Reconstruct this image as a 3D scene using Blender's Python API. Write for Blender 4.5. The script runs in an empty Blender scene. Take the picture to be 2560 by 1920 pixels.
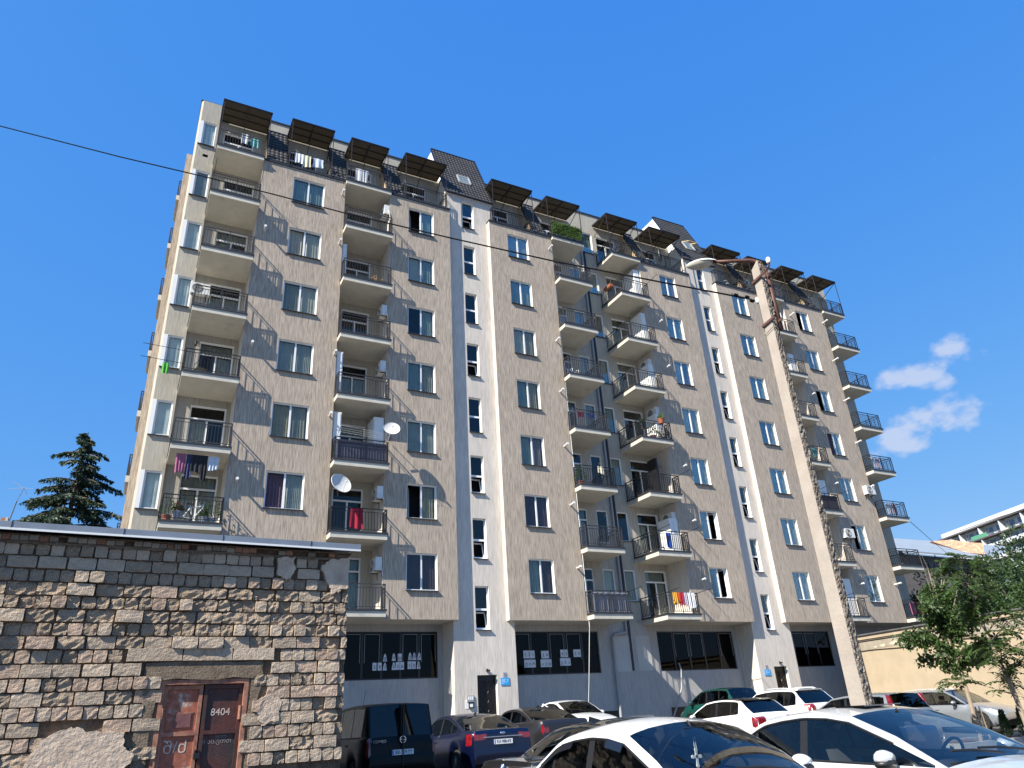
import bpy, math, random
import numpy as np
from mathutils import Vector, Matrix
from mathutils.geometry import tessellate_polygon
random.seed(7)
S = bpy.context.scene
COL = S.collection
R = math.radians

# ------------------------------------------------------------------ camera
CAM = Vector((0.0, -29.0, 1.55))
cd = bpy.data.cameras.new('camera'); cam = bpy.data.objects.new('camera', cd); COL.objects.link(cam)
cd.sensor_width = 36.0; cd.lens = 25.223; cd.clip_start = 0.1; cd.clip_end = 3000
AX = ((0.8900612, 0.1480631, 0.4311246), (-0.4524230, 0.4025399, 0.7957858), (-0.0557184, -0.9033487, 0.4252723))
m = Matrix.Identity(4)
for i in range(3):
    m[i][0] = AX[i][0]; m[i][1] = -AX[i][1]; m[i][2] = -AX[i][2]; m[i][3] = CAM[i]
cam.matrix_world = m
S.camera = cam

# ------------------------------------------------------------------ world, sun, exposure
SUN_TO = Vector((1.5, 0.54, -1.48)).normalized()
world = bpy.data.worlds.new('World'); S.world = world; world.use_nodes = True
nt = world.node_tree; nt.nodes.clear()
def N(t, **k):
    n = nt.nodes.new(t)
    for a, b in k.items(): setattr(n, a, b)
    return n
def L(a, b): nt.links.new(a, b)
sky = N('ShaderNodeTexSky'); sky.sky_type = 'NISHITA'; sky.sun_disc = False
sky.sun_elevation = math.asin(-SUN_TO.z); sky.sun_rotation = math.atan2(-SUN_TO.x, -SUN_TO.y)
sky.altitude = 400; sky.air_density = 1.0; sky.dust_density = 0.0; sky.ozone_density = 6.0
EXPO = 1.0
sep = N('ShaderNodeSeparateColor'); L(sky.outputs[0], sep.inputs[0]); cmb = N('ShaderNodeCombineColor')
for i, (p, g) in enumerate(((.95, .97), (.45, 2.3), (.10, 6.4))):      # camera-like response of the clear sky, the same over the whole dome
    pw = N('ShaderNodeMath', operation='POWER'); L(sep.outputs[i], pw.inputs[0]); pw.inputs[1].default_value = p
    gn = N('ShaderNodeMath', operation='MULTIPLY'); L(pw.outputs[0], gn.inputs[0]); gn.inputs[1].default_value = g / 2 ** EXPO; L(gn.outputs[0], cmb.inputs[i]); CH = globals().setdefault('CH', []); CH.append(gn.outputs[0])
hz = N('ShaderNodeMath', operation='MULTIPLY'); L(CH[1], hz.inputs[0]); hz.inputs[1].default_value = .80
mn = N('ShaderNodeMath', operation='MINIMUM'); L(CH[0], mn.inputs[0]); L(hz.outputs[0], mn.inputs[1]); L(mn.outputs[0], cmb.inputs[0])
# small fair-weather clouds, placed by direction
tc = N('ShaderNodeTexCoord')
noise = N('ShaderNodeTexNoise'); noise.inputs['Scale'].default_value = 26; noise.inputs['Detail'].default_value = 7; noise.inputs['Roughness'].default_value = 0.55
mp = N('ShaderNodeMapping'); mp.inputs['Scale'].default_value = (1, 1, 1.6); L(tc.outputs['Generated'], mp.inputs[0]); L(mp.outputs[0], noise.inputs['Vector'])
CLOUDS = [((.824, .424, .374), 0.021, 1.0), ((.834, .424, .373), 0.013, .7), ((.80, .485, .352), 0.026, .95), ((.815, .463, .352), 0.030, 1.0), ((.843, .405, .355), .017, .8),
          ((.826, .45, .338), .016, .8), ((.822, .483, .30), 0.030, 1.15), ((.836, .458, .303), 0.028, 1.2), ((.85, .43, .303), .018, .7), ((.812, .51, .283), 0.03, 1.15), ((.80, .53, .276), .02, .9),
          ((.93, .2, .30), .03, .8), ((.95, -.05, .30), .04, 1.0), ((-.9, .3, .33), .05, 1.0), ((-.5, -.8, .35), .05, 1.0), ((.3, -.9, .3), .04, 1.0)]
acc = None
for d, r, wgt in CLOUDS:
    d = Vector(d).normalized()
    sub = N('ShaderNodeVectorMath', operation='SUBTRACT'); L(tc.outputs['Generated'], sub.inputs[0]); sub.inputs[1].default_value = d
    mul = N('ShaderNodeVectorMath', operation='MULTIPLY'); L(sub.outputs[0], mul.inputs[0]); mul.inputs[1].default_value = (1, 1, 1.7)
    ln = N('ShaderNodeVectorMath', operation='LENGTH'); L(mul.outputs[0], ln.inputs[0])
    mr = N('ShaderNodeMapRange', interpolation_type='SMOOTHSTEP'); L(ln.outputs['Value'], mr.inputs[0])
    mr.inputs[1].default_value = 0.0; mr.inputs[2].default_value = r * 2.3; mr.inputs[3].default_value = wgt * 1.12; mr.inputs[4].default_value = 0
    if acc is None: acc = mr.outputs[0]
    else:
        ad = N('ShaderNodeMath', operation='MAXIMUM'); L(acc, ad.inputs[0]); L(mr.outputs[0], ad.inputs[1]); acc = ad.outputs[0]
a1 = N('ShaderNodeMath', operation='MULTIPLY_ADD'); L(noise.outputs['Fac'], a1.inputs[0]); a1.inputs[1].default_value = 2.3; a1.inputs[2].default_value = -1.52
a2 = N('ShaderNodeMath', operation='ADD'); L(acc, a2.inputs[0]); L(a1.outputs[0], a2.inputs[1])
a3 = N('ShaderNodeMapRange', interpolation_type='SMOOTHSTEP'); L(a2.outputs[0], a3.inputs[0]); a3.inputs[1].default_value = 0.18; a3.inputs[2].default_value = 0.85; a3.inputs[4].default_value = 0.74
cm = N('ShaderNodeMix', data_type='RGBA'); L(a3.outputs[0], cm.inputs[0]); L(cmb.outputs[0], cm.inputs[6]); cm.inputs[7].default_value = (2.7, 3.0, 3.75, 1)
bg = N('ShaderNodeBackground'); bg.inputs[1].default_value = 0.12
L(cm.outputs[2], bg.inputs[0])
wo = N('ShaderNodeOutputWorld'); L(bg.outputs[0], wo.inputs[0])

sl = bpy.data.lights.new('sun', 'SUN'); sl.energy = 5.0; sl.angle = R(0.5); sl.color = (1.0, 0.94, 0.83)
sun = bpy.data.objects.new('sun', sl); COL.objects.link(sun); sun.rotation_euler = SUN_TO.to_track_quat('-Z', 'Y').to_euler(); sun.location = (-40, -20, 50)
vs = S.view_settings; vs.view_transform = 'Standard'; vs.look = 'None'; vs.exposure = EXPO; vs.gamma = 1; vs.use_curve_mapping = False
S.render.resolution_x = 1024; S.render.resolution_y = 768

# ------------------------------------------------------------------ materials
MATS = {}
def mat(name, col=(.5, .5, .5), rough=.8, metal=0., var=0., vscale=3., stretch=(1, 1, 1), bump=0., bscale=20., bdist=.02, col2=None, c2scale=1.5, c2lo=.5, c2hi=.65, coat=0., rnd=0., spec=.5, detail=5, bstretch=None, emit=None):
    if name in MATS: return MATS[name]
    M = bpy.data.materials.new(name); M.use_nodes = True; t = M.node_tree
    b = t.nodes['Principled BSDF']; b.inputs['Roughness'].default_value = rough; b.inputs['Metallic'].default_value = metal
    b.inputs['Coat Weight'].default_value = coat; b.inputs['Coat Roughness'].default_value = .04; b.inputs['Specular IOR Level'].default_value = spec
    c4 = (*col, 1)
    tcn = t.nodes.new('ShaderNodeTexCoord')
    def mapped(st):
        mpn = t.nodes.new('ShaderNodeMapping'); mpn.inputs['Scale'].default_value = st; t.links.new(tcn.outputs['Object'], mpn.inputs[0]); return mpn.outputs[0]
    out = None
    if col2:
        n2 = t.nodes.new('ShaderNodeTexNoise'); n2.inputs['Scale'].default_value = c2scale; n2.inputs['Detail'].default_value = 8; n2.inputs['Roughness'].default_value = .65
        t.links.new(mapped(stretch), n2.inputs['Vector'])
        r2 = t.nodes.new('ShaderNodeMapRange'); r2.inputs[1].default_value = c2lo; r2.inputs[2].default_value = c2hi; t.links.new(n2.outputs['Fac'], r2.inputs[0])
        mx = t.nodes.new('ShaderNodeMix'); mx.data_type = 'RGBA'; mx.inputs[6].default_value = c4; mx.inputs[7].default_value = (*col2, 1)
        t.links.new(r2.outputs[0], mx.inputs[0]); out = mx.outputs[2]
    if var or rnd:
        h = t.nodes.new('ShaderNodeHueSaturation'); h.inputs['Color'].default_value = c4
        if out: t.links.new(out, h.inputs['Color'])
        val = None
        if var:
            n1 = t.nodes.new('ShaderNodeTexNoise'); n1.inputs['Scale'].default_value = vscale; n1.inputs['Detail'].default_value = detail; n1.inputs['Roughness'].default_value = .6
            t.links.new(mapped(stretch), n1.inputs['Vector'])
            r1 = t.nodes.new('ShaderNodeMapRange'); r1.inputs[1].default_value = .3; r1.inputs[2].default_value = .7; r1.inputs[3].default_value = 1 - var; r1.inputs[4].default_value = 1 + var
            t.links.new(n1.outputs['Fac'], r1.inputs[0]); val = r1.outputs[0]
        if rnd:
            oi = t.nodes.new('ShaderNodeObjectInfo'); r3 = t.nodes.new('ShaderNodeMapRange'); r3.inputs[3].default_value = 1 - rnd; r3.inputs[4].default_value = 1 + rnd
            t.links.new(oi.outputs['Random'], r3.inputs[0])
            if val:
                ml = t.nodes.new('ShaderNodeMath'); ml.operation = 'MULTIPLY'; t.links.new(val, ml.inputs[0]); t.links.new(r3.outputs[0], ml.inputs[1]); val = ml.outputs[0]
            else: val = r3.outputs[0]
        t.links.new(val, h.inputs['Value']); out = h.outputs[0]
    if out: t.links.new(out, b.inputs['Base Color'])
    else: b.inputs['Base Color'].default_value = c4
    if bump:
        nb = t.nodes.new('ShaderNodeTexNoise'); nb.inputs['Scale'].default_value = bscale; nb.inputs['Detail'].default_value = 6; nb.inputs['Roughness'].default_value = .65
        t.links.new(mapped(bstretch or stretch), nb.inputs['Vector'])
        bn = t.nodes.new('ShaderNodeBump'); bn.inputs['Strength'].default_value = bump; bn.inputs['Distance'].default_value = bdist
        t.links.new(nb.outputs['Fac'], bn.inputs['Height']); t.links.new(bn.outputs[0], b.inputs['Normal'])
    if emit: b.inputs['Emission Color'].default_value = (*emit, 1); b.inputs['Emission Strength'].default_value = 1
    MATS[name] = M; return M

def plaster(name, col, streak=.20):
    """scratched 'bark' render: wavering vertical grooves with blotches and rain streaks"""
    M = bpy.data.materials.new(name); M.use_nodes = True; t = M.node_tree; b = t.nodes['Principled BSDF']; b.inputs['Roughness'].default_value = .92; b.inputs['Specular IOR Level'].default_value = .2
    tcn = t.nodes.new('ShaderNodeTexCoord')
    def noise_(sc, st, det=5, dist=0.):
        mpn = t.nodes.new('ShaderNodeMapping'); mpn.inputs['Scale'].default_value = st; t.links.new(tcn.outputs['Object'], mpn.inputs[0])
        n = t.nodes.new('ShaderNodeTexNoise'); n.inputs['Scale'].default_value = sc; n.inputs['Detail'].default_value = det; n.inputs['Distortion'].default_value = dist; n.inputs['Roughness'].default_value = .6
        t.links.new(mpn.outputs[0], n.inputs['Vector']); return n.outputs['Fac']
    def rng(s, lo, hi, a, c):
        r = t.nodes.new('ShaderNodeMapRange'); r.inputs[1].default_value = lo; r.inputs[2].default_value = hi; r.inputs[3].default_value = a; r.inputs[4].default_value = c
        t.links.new(s, r.inputs[0]); return r.outputs[0]
    def mulp(a, c):
        n = t.nodes.new('ShaderNodeMath'); n.operation = 'MULTIPLY'; t.links.new(a, n.inputs[0]); t.links.new(c, n.inputs[1]); return n.outputs[0]
    g = noise_(1.0, (24, 24, 1.6), 4, .4)
    grooves = rng(g, .36, .60, 1 - streak * 1.6, 1 + streak)
    blot = rng(noise_(.45, (1, 1, .6), 6), .3, .7, .93, 1.06)
    rain = rng(noise_(1.0, (3.2, 3.2, .10), 6), .35, .75, 1.04, .92)
    v = mulp(mulp(grooves, blot), rain)
    h = t.nodes.new('ShaderNodeHueSaturation'); h.inputs['Color'].default_value = (*col, 1); t.links.new(v, h.inputs['Value'])
    t.links.new(h.outputs[0], b.inputs['Base Color'])
    bn = t.nodes.new('ShaderNodeBump'); bn.inputs['Strength'].default_value = .55; bn.inputs['Distance'].default_value = .012
    t.links.new(g, bn.inputs['Height']); t.links.new(bn.outputs[0], b.inputs['Normal'])
    MATS[name] = M; return M

def glass(name, tint=(.5, .55, .55), ior=1.5, refl=1.0, mincol=.06):
    """single sheet: sees through with a tint, mirrors by Fresnel"""
    M = bpy.data.materials.new(name); M.use_nodes = True; t = M.node_tree; t.nodes.clear()
    tr = t.nodes.new('ShaderNodeBsdfTransparent'); tr.inputs[0].default_value = (*tint, 1)
    gl = t.nodes.new('ShaderNodeBsdfGlossy'); gl.inputs['Roughness'].default_value = .015; gl.inputs[0].default_value = (.92, .93, .92, 1)
    fr = t.nodes.new('ShaderNodeFresnel'); fr.inputs[0].default_value = ior
    mr = t.nodes.new('ShaderNodeMath'); mr.operation = 'MULTIPLY_ADD'; mr.inputs[1].default_value = refl; mr.inputs[2].default_value = mincol; mr.use_clamp = True
    t.links.new(fr.outputs[0], mr.inputs[0])
    mx = t.nodes.new('ShaderNodeMixShader'); t.links.new(mr.outputs[0], mx.inputs[0]); t.links.new(tr.outputs[0], mx.inputs[1]); t.links.new(gl.outputs[0], mx.inputs[2])
    o = t.nodes.new('ShaderNodeOutputMaterial'); t.links.new(mx.outputs[0], o.inputs[0]); MATS[name] = M; return M

def leafmat(name, col, trans=.35, var=.35):
    M = bpy.data.materials.new(name); M.use_nodes = True; t = M.node_tree; t.nodes.clear()
    tcn = t.nodes.new('ShaderNodeTexCoord'); n = t.nodes.new('ShaderNodeTexNoise'); n.inputs['Scale'].default_value = 2.2; n.inputs['Detail'].default_value = 6; t.links.new(tcn.outputs['Object'], n.inputs['Vector'])
    r = t.nodes.new('ShaderNodeMapRange'); r.inputs[1].default_value = .3; r.inputs[2].default_value = .7; r.inputs[3].default_value = 1 - var; r.inputs[4].default_value = 1 + var; t.links.new(n.outputs['Fac'], r.inputs[0])
    h = t.nodes.new('ShaderNodeHueSaturation'); h.inputs['Color'].default_value = (*col, 1); t.links.new(r.outputs[0], h.inputs['Value'])
    d = t.nodes.new('ShaderNodeBsdfPrincipled'); d.inputs['Roughness'].default_value = .5; t.links.new(h.outputs[0], d.inputs['Base Color'])
    tl = t.nodes.new('ShaderNodeBsdfTranslucent'); h2 = t.nodes.new('ShaderNodeHueSaturation'); h2.inputs['Value'].default_value = 1.5; h2.inputs['Hue'].default_value = .48; t.links.new(h.outputs[0], h2.inputs['Color']); t.links.new(h2.outputs[0], tl.inputs[0])
    mx = t.nodes.new('ShaderNodeMixShader'); mx.inputs[0].default_value = trans; t.links.new(d.outputs[0], mx.inputs[1]); t.links.new(tl.outputs[0], mx.inputs[2])
    o = t.nodes.new('ShaderNodeOutputMaterial'); t.links.new(mx.outputs[0], o.inputs[0]); MATS[name] = M; return M

# ------------------------------------------------------------------ mesh builder
class MB:
    def __init__(s): s.v = []; s.f = []; s.m = []
    def add(s, pts, faces, m=0):
        o = len(s.v); s.v += [tuple(p) for p in pts]
        for f in faces: s.f.append([o + i for i in f]); s.m.append(m)
    def quad(s, a, b, c, d, m=0): s.add([a, b, c, d], [(0, 1, 2, 3)], m)
    def box(s, x0, x1, y0, y1, z0, z1, m=0):
        s.add([(x0, y0, z0), (x1, y0, z0), (x1, y1, z0), (x0, y1, z0), (x0, y0, z1), (x1, y0, z1), (x1, y1, z1), (x0, y1, z1)],
              [(0, 3, 2, 1), (4, 5, 6, 7), (0, 1, 5, 4), (1, 2, 6, 5), (2, 3, 7, 6), (3, 0, 4, 7)], m)
    def bar(s, a, b, w, h=None, m=0, up=(0, 0, 1)):
        """rectangular bar from a to b"""
        a = Vector(a); b = Vector(b); h = h or w; d = (b - a).normalized(); u = Vector(up)
        if abs(d.dot(u)) > .95: u = Vector((0, 1, 0))
        x = d.cross(u).normalized() * w / 2; y = x.normalized().cross(d).normalized() * h / 2
        p = [a - x - y, a + x - y, a + x + y, a - x + y, b - x - y, b + x - y, b + x + y, b - x + y]
        s.add(p, [(0, 3, 2, 1), (4, 5, 6, 7), (0, 1, 5, 4), (1, 2, 6, 5), (2, 3, 7, 6), (3, 0, 4, 7)], m)
    def tube(s, path, r, n=8, m=0, cap=True):
        path = [Vector(p) for p in path]; rs = r if isinstance(r, (list, tuple)) else [r] * len(path)
        o = len(s.v); prev = None
        for i, p in enumerate(path):
            d = (path[min(i + 1, len(path) - 1)] - path[max(i - 1, 0)]).normalized()
            u = prev if prev is not None else (Vector((0, 0, 1)) if abs(d.z) < .9 else Vector((1, 0, 0)))
            x = (u - d * u.dot(d)).normalized(); prev = x; y = d.cross(x)
            for k in range(n):
                a = 2 * math.pi * k / n; s.v.append(tuple(p + (x * math.cos(a) + y * math.sin(a)) * rs[i]))
        for i in range(len(path) - 1):
            for k in range(n):
                s.f.append([o + i * n + k, o + i * n + (k + 1) % n, o + (i + 1) * n + (k + 1) % n, o + (i + 1) * n + k]); s.m.append(m)
        if cap:
            s.f.append([o + k for k in range(n)][::-1]); s.m.append(m)
            e = o + (len(path) - 1) * n; s.f.append([e + k for k in range(n)]); s.m.append(m)
    def lathe(s, prof, n=16, c=(0, 0, 0), axis=(0, 0, 1), m=0):
        """prof: (radius, height along axis)"""
        c = Vector(c); z = Vector(axis).normalized(); x = (Vector((1, 0, 0)) if abs(z.x) < .9 else Vector((0, 1, 0))); x = (x - z * x.dot(z)).normalized(); y = z.cross(x)
        o = len(s.v)
        for r, h in prof:
            for k in range(n):
                a = 2 * math.pi * k / n; s.v.append(tuple(c + z * h + (x * math.cos(a) + y * math.sin(a)) * r))
        for i in range(len(prof) - 1):
            for k in range(n):
                s.f.append([o + i * n + k, o + i * n + (k + 1) % n, o + (i + 1) * n + (k + 1) % n, o + (i + 1) * n + k]); s.m.append(m)
    def grid(s, fn, nu, nv, m=0):
        o = len(s.v)
        for j in range(nv + 1):
            for i in range(nu + 1): s.v.append(tuple(fn(i / nu, j / nv)))
        w = nu + 1
        for j in range(nv):
            for i in range(nu): s.f.append([o + j * w + i, o + j * w + i + 1, o + (j + 1) * w + i + 1, o + (j + 1) * w + i]); s.m.append(m)
    def prism(s, poly, y0, y1, m=0, axis='y'):
        """2D polygon (x,z) extruded along y (or given axis)"""
        n = len(poly)
        def P(p, t): return (p[0], t, p[1]) if axis == 'y' else ((t, p[0], p[1]) if axis == 'x' else (p[0], p[1], t))
        o = len(s.v); s.v += [P(p, y0) for p in poly] + [P(p, y1) for p in poly]
        for tri in tessellate_polygon([[Vector((p[0], p[1], 0)) for p in poly]]):
            s.f.append([o + i for i in tri]); s.m.append(m); s.f.append([o + n + i for i in tri][::-1]); s.m.append(m)
        for i in range(n):
            j = (i + 1) % n; s.f.append([o + i, o + j, o + n + j, o + n + i]); s.m.append(m)
    def mesh(s, name, mats, smooth=False):
        me = bpy.data.meshes.new(name); me.from_pydata(s.v, [], s.f)
        for k in (mats if isinstance(mats, (list, tuple)) else [mats]): me.materials.append(MATS[k] if isinstance(k, str) else k)
        me.polygons.foreach_set('material_index', s.m)
        if smooth: me.polygons.foreach_set('use_smooth', [True] * len(me.polygons))
        me.update()
        if smooth == 'a': me.set_sharp_from_angle(angle=R(38))
        return me
    def build(s, name, mats, parent=None, loc=None, smooth=False, kind=None):
        return ob(name, s.mesh(name, mats, smooth), parent, loc, kind)
ROOTLOC = {}
def ob(name, me, parent=None, loc=None, kind=None, rot=None):
    o = bpy.data.objects.new(name, me); COL.objects.link(o)
    if parent is not None:
        o.parent = parent
        o.location = loc if loc is not None else tuple(-c for c in ROOTLOC.get(parent.name, (0, 0, 0)))
    elif loc is not None: o.location = loc
    if rot: o.rotation_euler = rot
    if kind: o['kind'] = kind
    return o
def tag(o, label, cat, group=None):
    o['label'] = label; o['category'] = cat
    if group: o['group'] = group
    return o
def thing(name, label, cat, loc=(0, 0, 0), rz=0, group=None, world_parts=False):
    o = bpy.data.objects.new(name, None); COL.objects.link(o); o.location = loc; o.rotation_euler = (0, 0, rz); o.empty_display_size = .3
    if world_parts: ROOTLOC[o.name] = tuple(loc)
    return tag(o, label, cat, group)
def copy_tree(o, parent=None):
    c = o.copy(); COL.objects.link(c); c.parent = parent
    for ch in list(o.children): copy_tree(ch, c)
    return c
def at(px, py, depth):
    """world point seen at photo pixel (2560 wide) at a given distance along the lens axis"""
    v = Vector(((px - 1280) / 1793.646, (py - 960) / 1793.646, 1.0)) * depth
    return CAM + Vector([AX[i][0] * v.x + AX[i][1] * v.y + AX[i][2] * v.z for i in range(3)])
def text_mesh(txt, size, mname, depth=.002, align='CENTER'):
    cu = bpy.data.curves.new('lettering', 'FONT'); cu.body = txt; cu.size = size; cu.extrude = depth; cu.align_x = align; cu.align_y = 'CENTER'; cu.resolution_u = 3
    o = bpy.data.objects.new('lettering_tmp', cu); COL.objects.link(o)
    dg = bpy.context.evaluated_depsgraph_get(); me = bpy.data.meshes.new_from_object(o.evaluated_get(dg)); bpy.data.objects.remove(o)
    me.materials.clear(); me.materials.append(MATS[mname]); return me
def lettering(txt, size, mname, parent, loc, rot, name='lettering', sx=1.0):
    o = ob(name, text_mesh(txt, size, mname), parent, loc, rot=rot); o.scale = (sx, 1, 1); return o
def ground_z(y):
    t = max(0., min(1., (y + 18) / 17)); return 1.05 * t * t

# plaster and building
plaster('plaster_beige', (.415, .345, .275)); plaster('plaster_pale', (.60, .545, .48), .09); plaster('plaster_side', (.42, .385, .32), .10); plaster('plaster_base', (.40, .385, .37), .09)
mat('plaster_smooth', (.46, .45, .43), .9, var=.08, vscale=1.2)
mat('reveal_white', (.74, .72, .66), .8, var=.06); mat('slab_paint', (.55, .515, .435), .9, var=.08, vscale=2.2, bump=.2, bscale=30, col2=(.42, .385, .325), c2scale=1.6, c2lo=.58, c2hi=.78)
mat('soffit_paint', (.60, .56, .48), .9, var=.06)
mat('upvc', (.80, .80, .80), .35); mat('dark_metal', (.035, .034, .036), .45, .4); mat('rail_grey', (.055, .053, .055), .5, .4); mat('rail_black', (.014, .013, .014), .45, .2)
mat('sill_metal', (.06, .058, .06), .45, .5); mat('room_dark', (.016, .016, .018), .9); mat('steel_frame', (.05, .043, .04), .5, .5)  # room_dark: near-black colour stands in for unlit depth
mat('pipe_grey', (.30, .31, .33), .5); mat('pipe_white', (.74, .73, .70), .5, var=.08); mat('cable_black', (.008, .008, .009), .8, spec=.05)
mat('tile_grey', (.040, .039, .039), .6, .0, var=.3, vscale=1.5, spec=.35); mat('ridge_metal', (.05, .05, .058), .4, .6)
mat('white_paint', (.78, .78, .76), .5); mat('beige_board', (.44, .33, .20), .8, var=.1)
glass('pane_clear', (.90, .93, .92), 1.45, .5, .005); glass('pane_stair', (.5, .55, .57), 1.45, .7, .02); glass('pane_black', (.15, .16, .17), 1.4, .45, .0)
for n_, c_ in (('bay_curtain_sunlit', (.74, .76, .74)), ('curtain_white', (0.536, 0.498, 0.417)), ('curtain_grey', (0.335, 0.322, 0.273)), ('curtain_blue', (0.268, 0.340, 0.338)), ('curtain_beige', (0.389, 0.322, 0.218)), ('curtain_dark', (.09, .06, .09)), ('curtain_purple', (0.268, 0.213, 0.228)), ('blind_blue', (0.415, 0.425, 0.397))):  # bay curtains: sunlit brightness put into their base colour
    mat(n_, c_, .9, var=.1)
M_ = bpy.data.materials.new('canopy_sheet'); M_.use_nodes = True; t_ = M_.node_tree; t_.nodes.clear()
_d = t_.nodes.new('ShaderNodeBsdfPrincipled'); _d.inputs['Base Color'].default_value = (.075, .068, .058, 1); _d.inputs['Roughness'].default_value = .25
_t = t_.nodes.new('ShaderNodeBsdfTranslucent'); _t.inputs[0].default_value = (.10, .092, .08, 1); _p = t_.nodes.new('ShaderNodeBsdfTransparent'); _p.inputs[0].default_value = (.45, .36, .25, 1)
_m = t_.nodes.new('ShaderNodeMixShader'); _m.inputs[0].default_value = .55; t_.links.new(_d.outputs[0], _m.inputs[1]); t_.links.new(_t.outputs[0], _m.inputs[2])
_m2 = t_.nodes.new('ShaderNodeMixShader'); _m2.inputs[0].default_value = .12; t_.links.new(_m.outputs[0], _m2.inputs[1]); t_.links.new(_p.outputs[0], _m2.inputs[2])
_o = t_.nodes.new('ShaderNodeOutputMaterial'); t_.links.new(_m2.outputs[0], _o.inputs[0]); MATS['canopy_sheet'] = M_

# ------------------------------------------------------------------ ground
mat('asphalt', (.060, .060, .062), .92, var=.28, vscale=.5, bump=.35, bscale=60, bdist=.01, col2=(.11, .105, .10), c2scale=.35, c2lo=.5, c2hi=.7)
mat('soil', (.13, .07, .045), .95, var=.35, vscale=6, bump=.8, bscale=25, bdist=.05); mat('concrete', (.36, .345, .32), .9, var=.18, vscale=2.5, bump=.3, bscale=40)
mb = MB()
ys = [-600, -200, -60, -30] + [-18 + i * 1.2 for i in range(15)] + [10, 40, 150, 700]
xs = [-700, -150, -40, -10, 0, 10, 20, 30, 45, 80, 200, 800]
mb.grid(lambda u, v: (xs[round(u * (len(xs) - 1))], ys[round(v * (len(ys) - 1))], ground_z(ys[round(v * (len(ys) - 1))])), len(xs) - 1, len(ys) - 1)
o = mb.build('ground', 'asphalt', smooth=True); o['kind'] = 'structure'

# ------------------------------------------------------------------ apartment building
BLOC = (20.0, 6.0, 1.0)
B = thing('apartment_building', 'long beige nine-storey apartment block with stacked balconies and dark mansard roof', 'building', BLOC, world_parts=True)
def ZK(k): return 5.56 + 3.045 * k
TOP = 27.05; YB = 1.5; YS = .30; PJ = -.55
def bpart(mb, name, mats, **k): return mb.build(name, mats, B, **k)
def wl(p): return tuple(p[i] - BLOC[i] for i in range(3))      # world -> building local
def wall_grid(mb, x0, x1, z0, z1, y, holes, dep=.16, m=0, mr=1):
    hs_ = [h for h in holes]
    xs = sorted({x0, x1, *[h[0] for h in hs_], *[h[1] for h in hs_]}); zs = sorted({z0, z1, *[h[2] for h in hs_], *[h[3] for h in hs_]})
    xs = [x for x in xs if x0 <= x <= x1]; zs = [z for z in zs if z0 <= z <= z1]
    for i in range(len(xs) - 1):
        run = None
        for j in range(len(zs) - 1):
            cx = (xs[i] + xs[i + 1]) / 2; cz = (zs[j] + zs[j + 1]) / 2
            if any(h[0] < cx < h[1] and h[2] < cz < h[3] for h in hs_): continue
            mb.quad((xs[i], y, zs[j]), (xs[i + 1], y, zs[j]), (xs[i + 1], y, zs[j + 1]), (xs[i], y, zs[j + 1]), m)
    for a, b, c, d in hs_:
        y2 = y + dep
        mb.quad((a, y, c), (a, y, d), (a, y2, d), (a, y2, c), mr); mb.quad((b, y, c), (b, y2, c), (b, y2, d), (b, y, d), mr)
        mb.quad((a, y, d), (b, y, d), (b, y2, d), (a, y2, d), mr); mb.quad((a, y, c), (a, y2, c), (b, y2, c), (b, y, c), mr)

MESHC = {}
def cached(key, fn):
    if key not in MESHC: MESHC[key] = fn()
    return MESHC[key]
def curtain_mesh(w, h, mname, folds, seed):
    def mk():
        rr = random.Random(seed); b = MB(); n = max(6, int(folds * 6)); ph = rr.random() * 6
        def f(u, v):
            return (u * w, math.sin(u * folds * 6.283 + ph + .5 * math.sin(u * 9 + v)) * .028 * (.5 + .5 * (1 - v)), v * h)
        b.grid(f, n, 2); return b.mesh('curtain', mname, True)
    return cached(('cur', round(w, 2), round(h, 2), mname, folds, seed % 5), mk)
def pane_mesh(w, h, mname):
    def mk():
        b = MB(); b.box(0, w, 0, .008, 0, h); return b.mesh('pane', mname)
    return cached(('pane', round(w, 3), round(h, 3), mname), mk)
def sill_mesh(w):
    def mk():
        b = MB(); b.prism([(0.16, .02), (-.085, -.005), (-.085, -.035), (-.07, -.035), (-.07, -.02), (.16, 0)], -.03, w + .03, axis='x'); return b.mesh('sill', 'sill_metal')
    return cached(('sill', round(w, 3)), mk)
def frame_mesh(w, h, muls, trans, fr='upvc', bw=.055, mw=.075):
    def mk():
        b = MB(); b.box(0, bw, 0, .06, 0, h); b.box(w - bw, w, 0, .06, 0, h); b.box(bw, w - bw, 0, .06, 0, bw); b.box(bw, w - bw, 0, .06, h - bw, h)
        zt = h - bw
        for t in trans: b.box(bw, w - bw, .002, .058, t - mw / 2, t + mw / 2)
        for x, za, zb in muls: b.box(x - mw / 2, x + mw / 2, .004, .056, za, zb)
        return b.mesh('window', fr)
    return cached(('fr', round(w, 3), round(h, 3), tuple(muls), tuple(trans), fr), mk)
CURT = ['curtain_white', 'curtain_grey', 'curtain_blue', 'curtain_beige', 'curtain_white', 'blind_blue', 'curtain_grey', 'curtain_blue']
def add_pane(win, x, z, w, h, mname='pane_clear', open_=None):
    o = ob('pane', pane_mesh(w, h, mname), win, (x, .028, z)); return o
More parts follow.
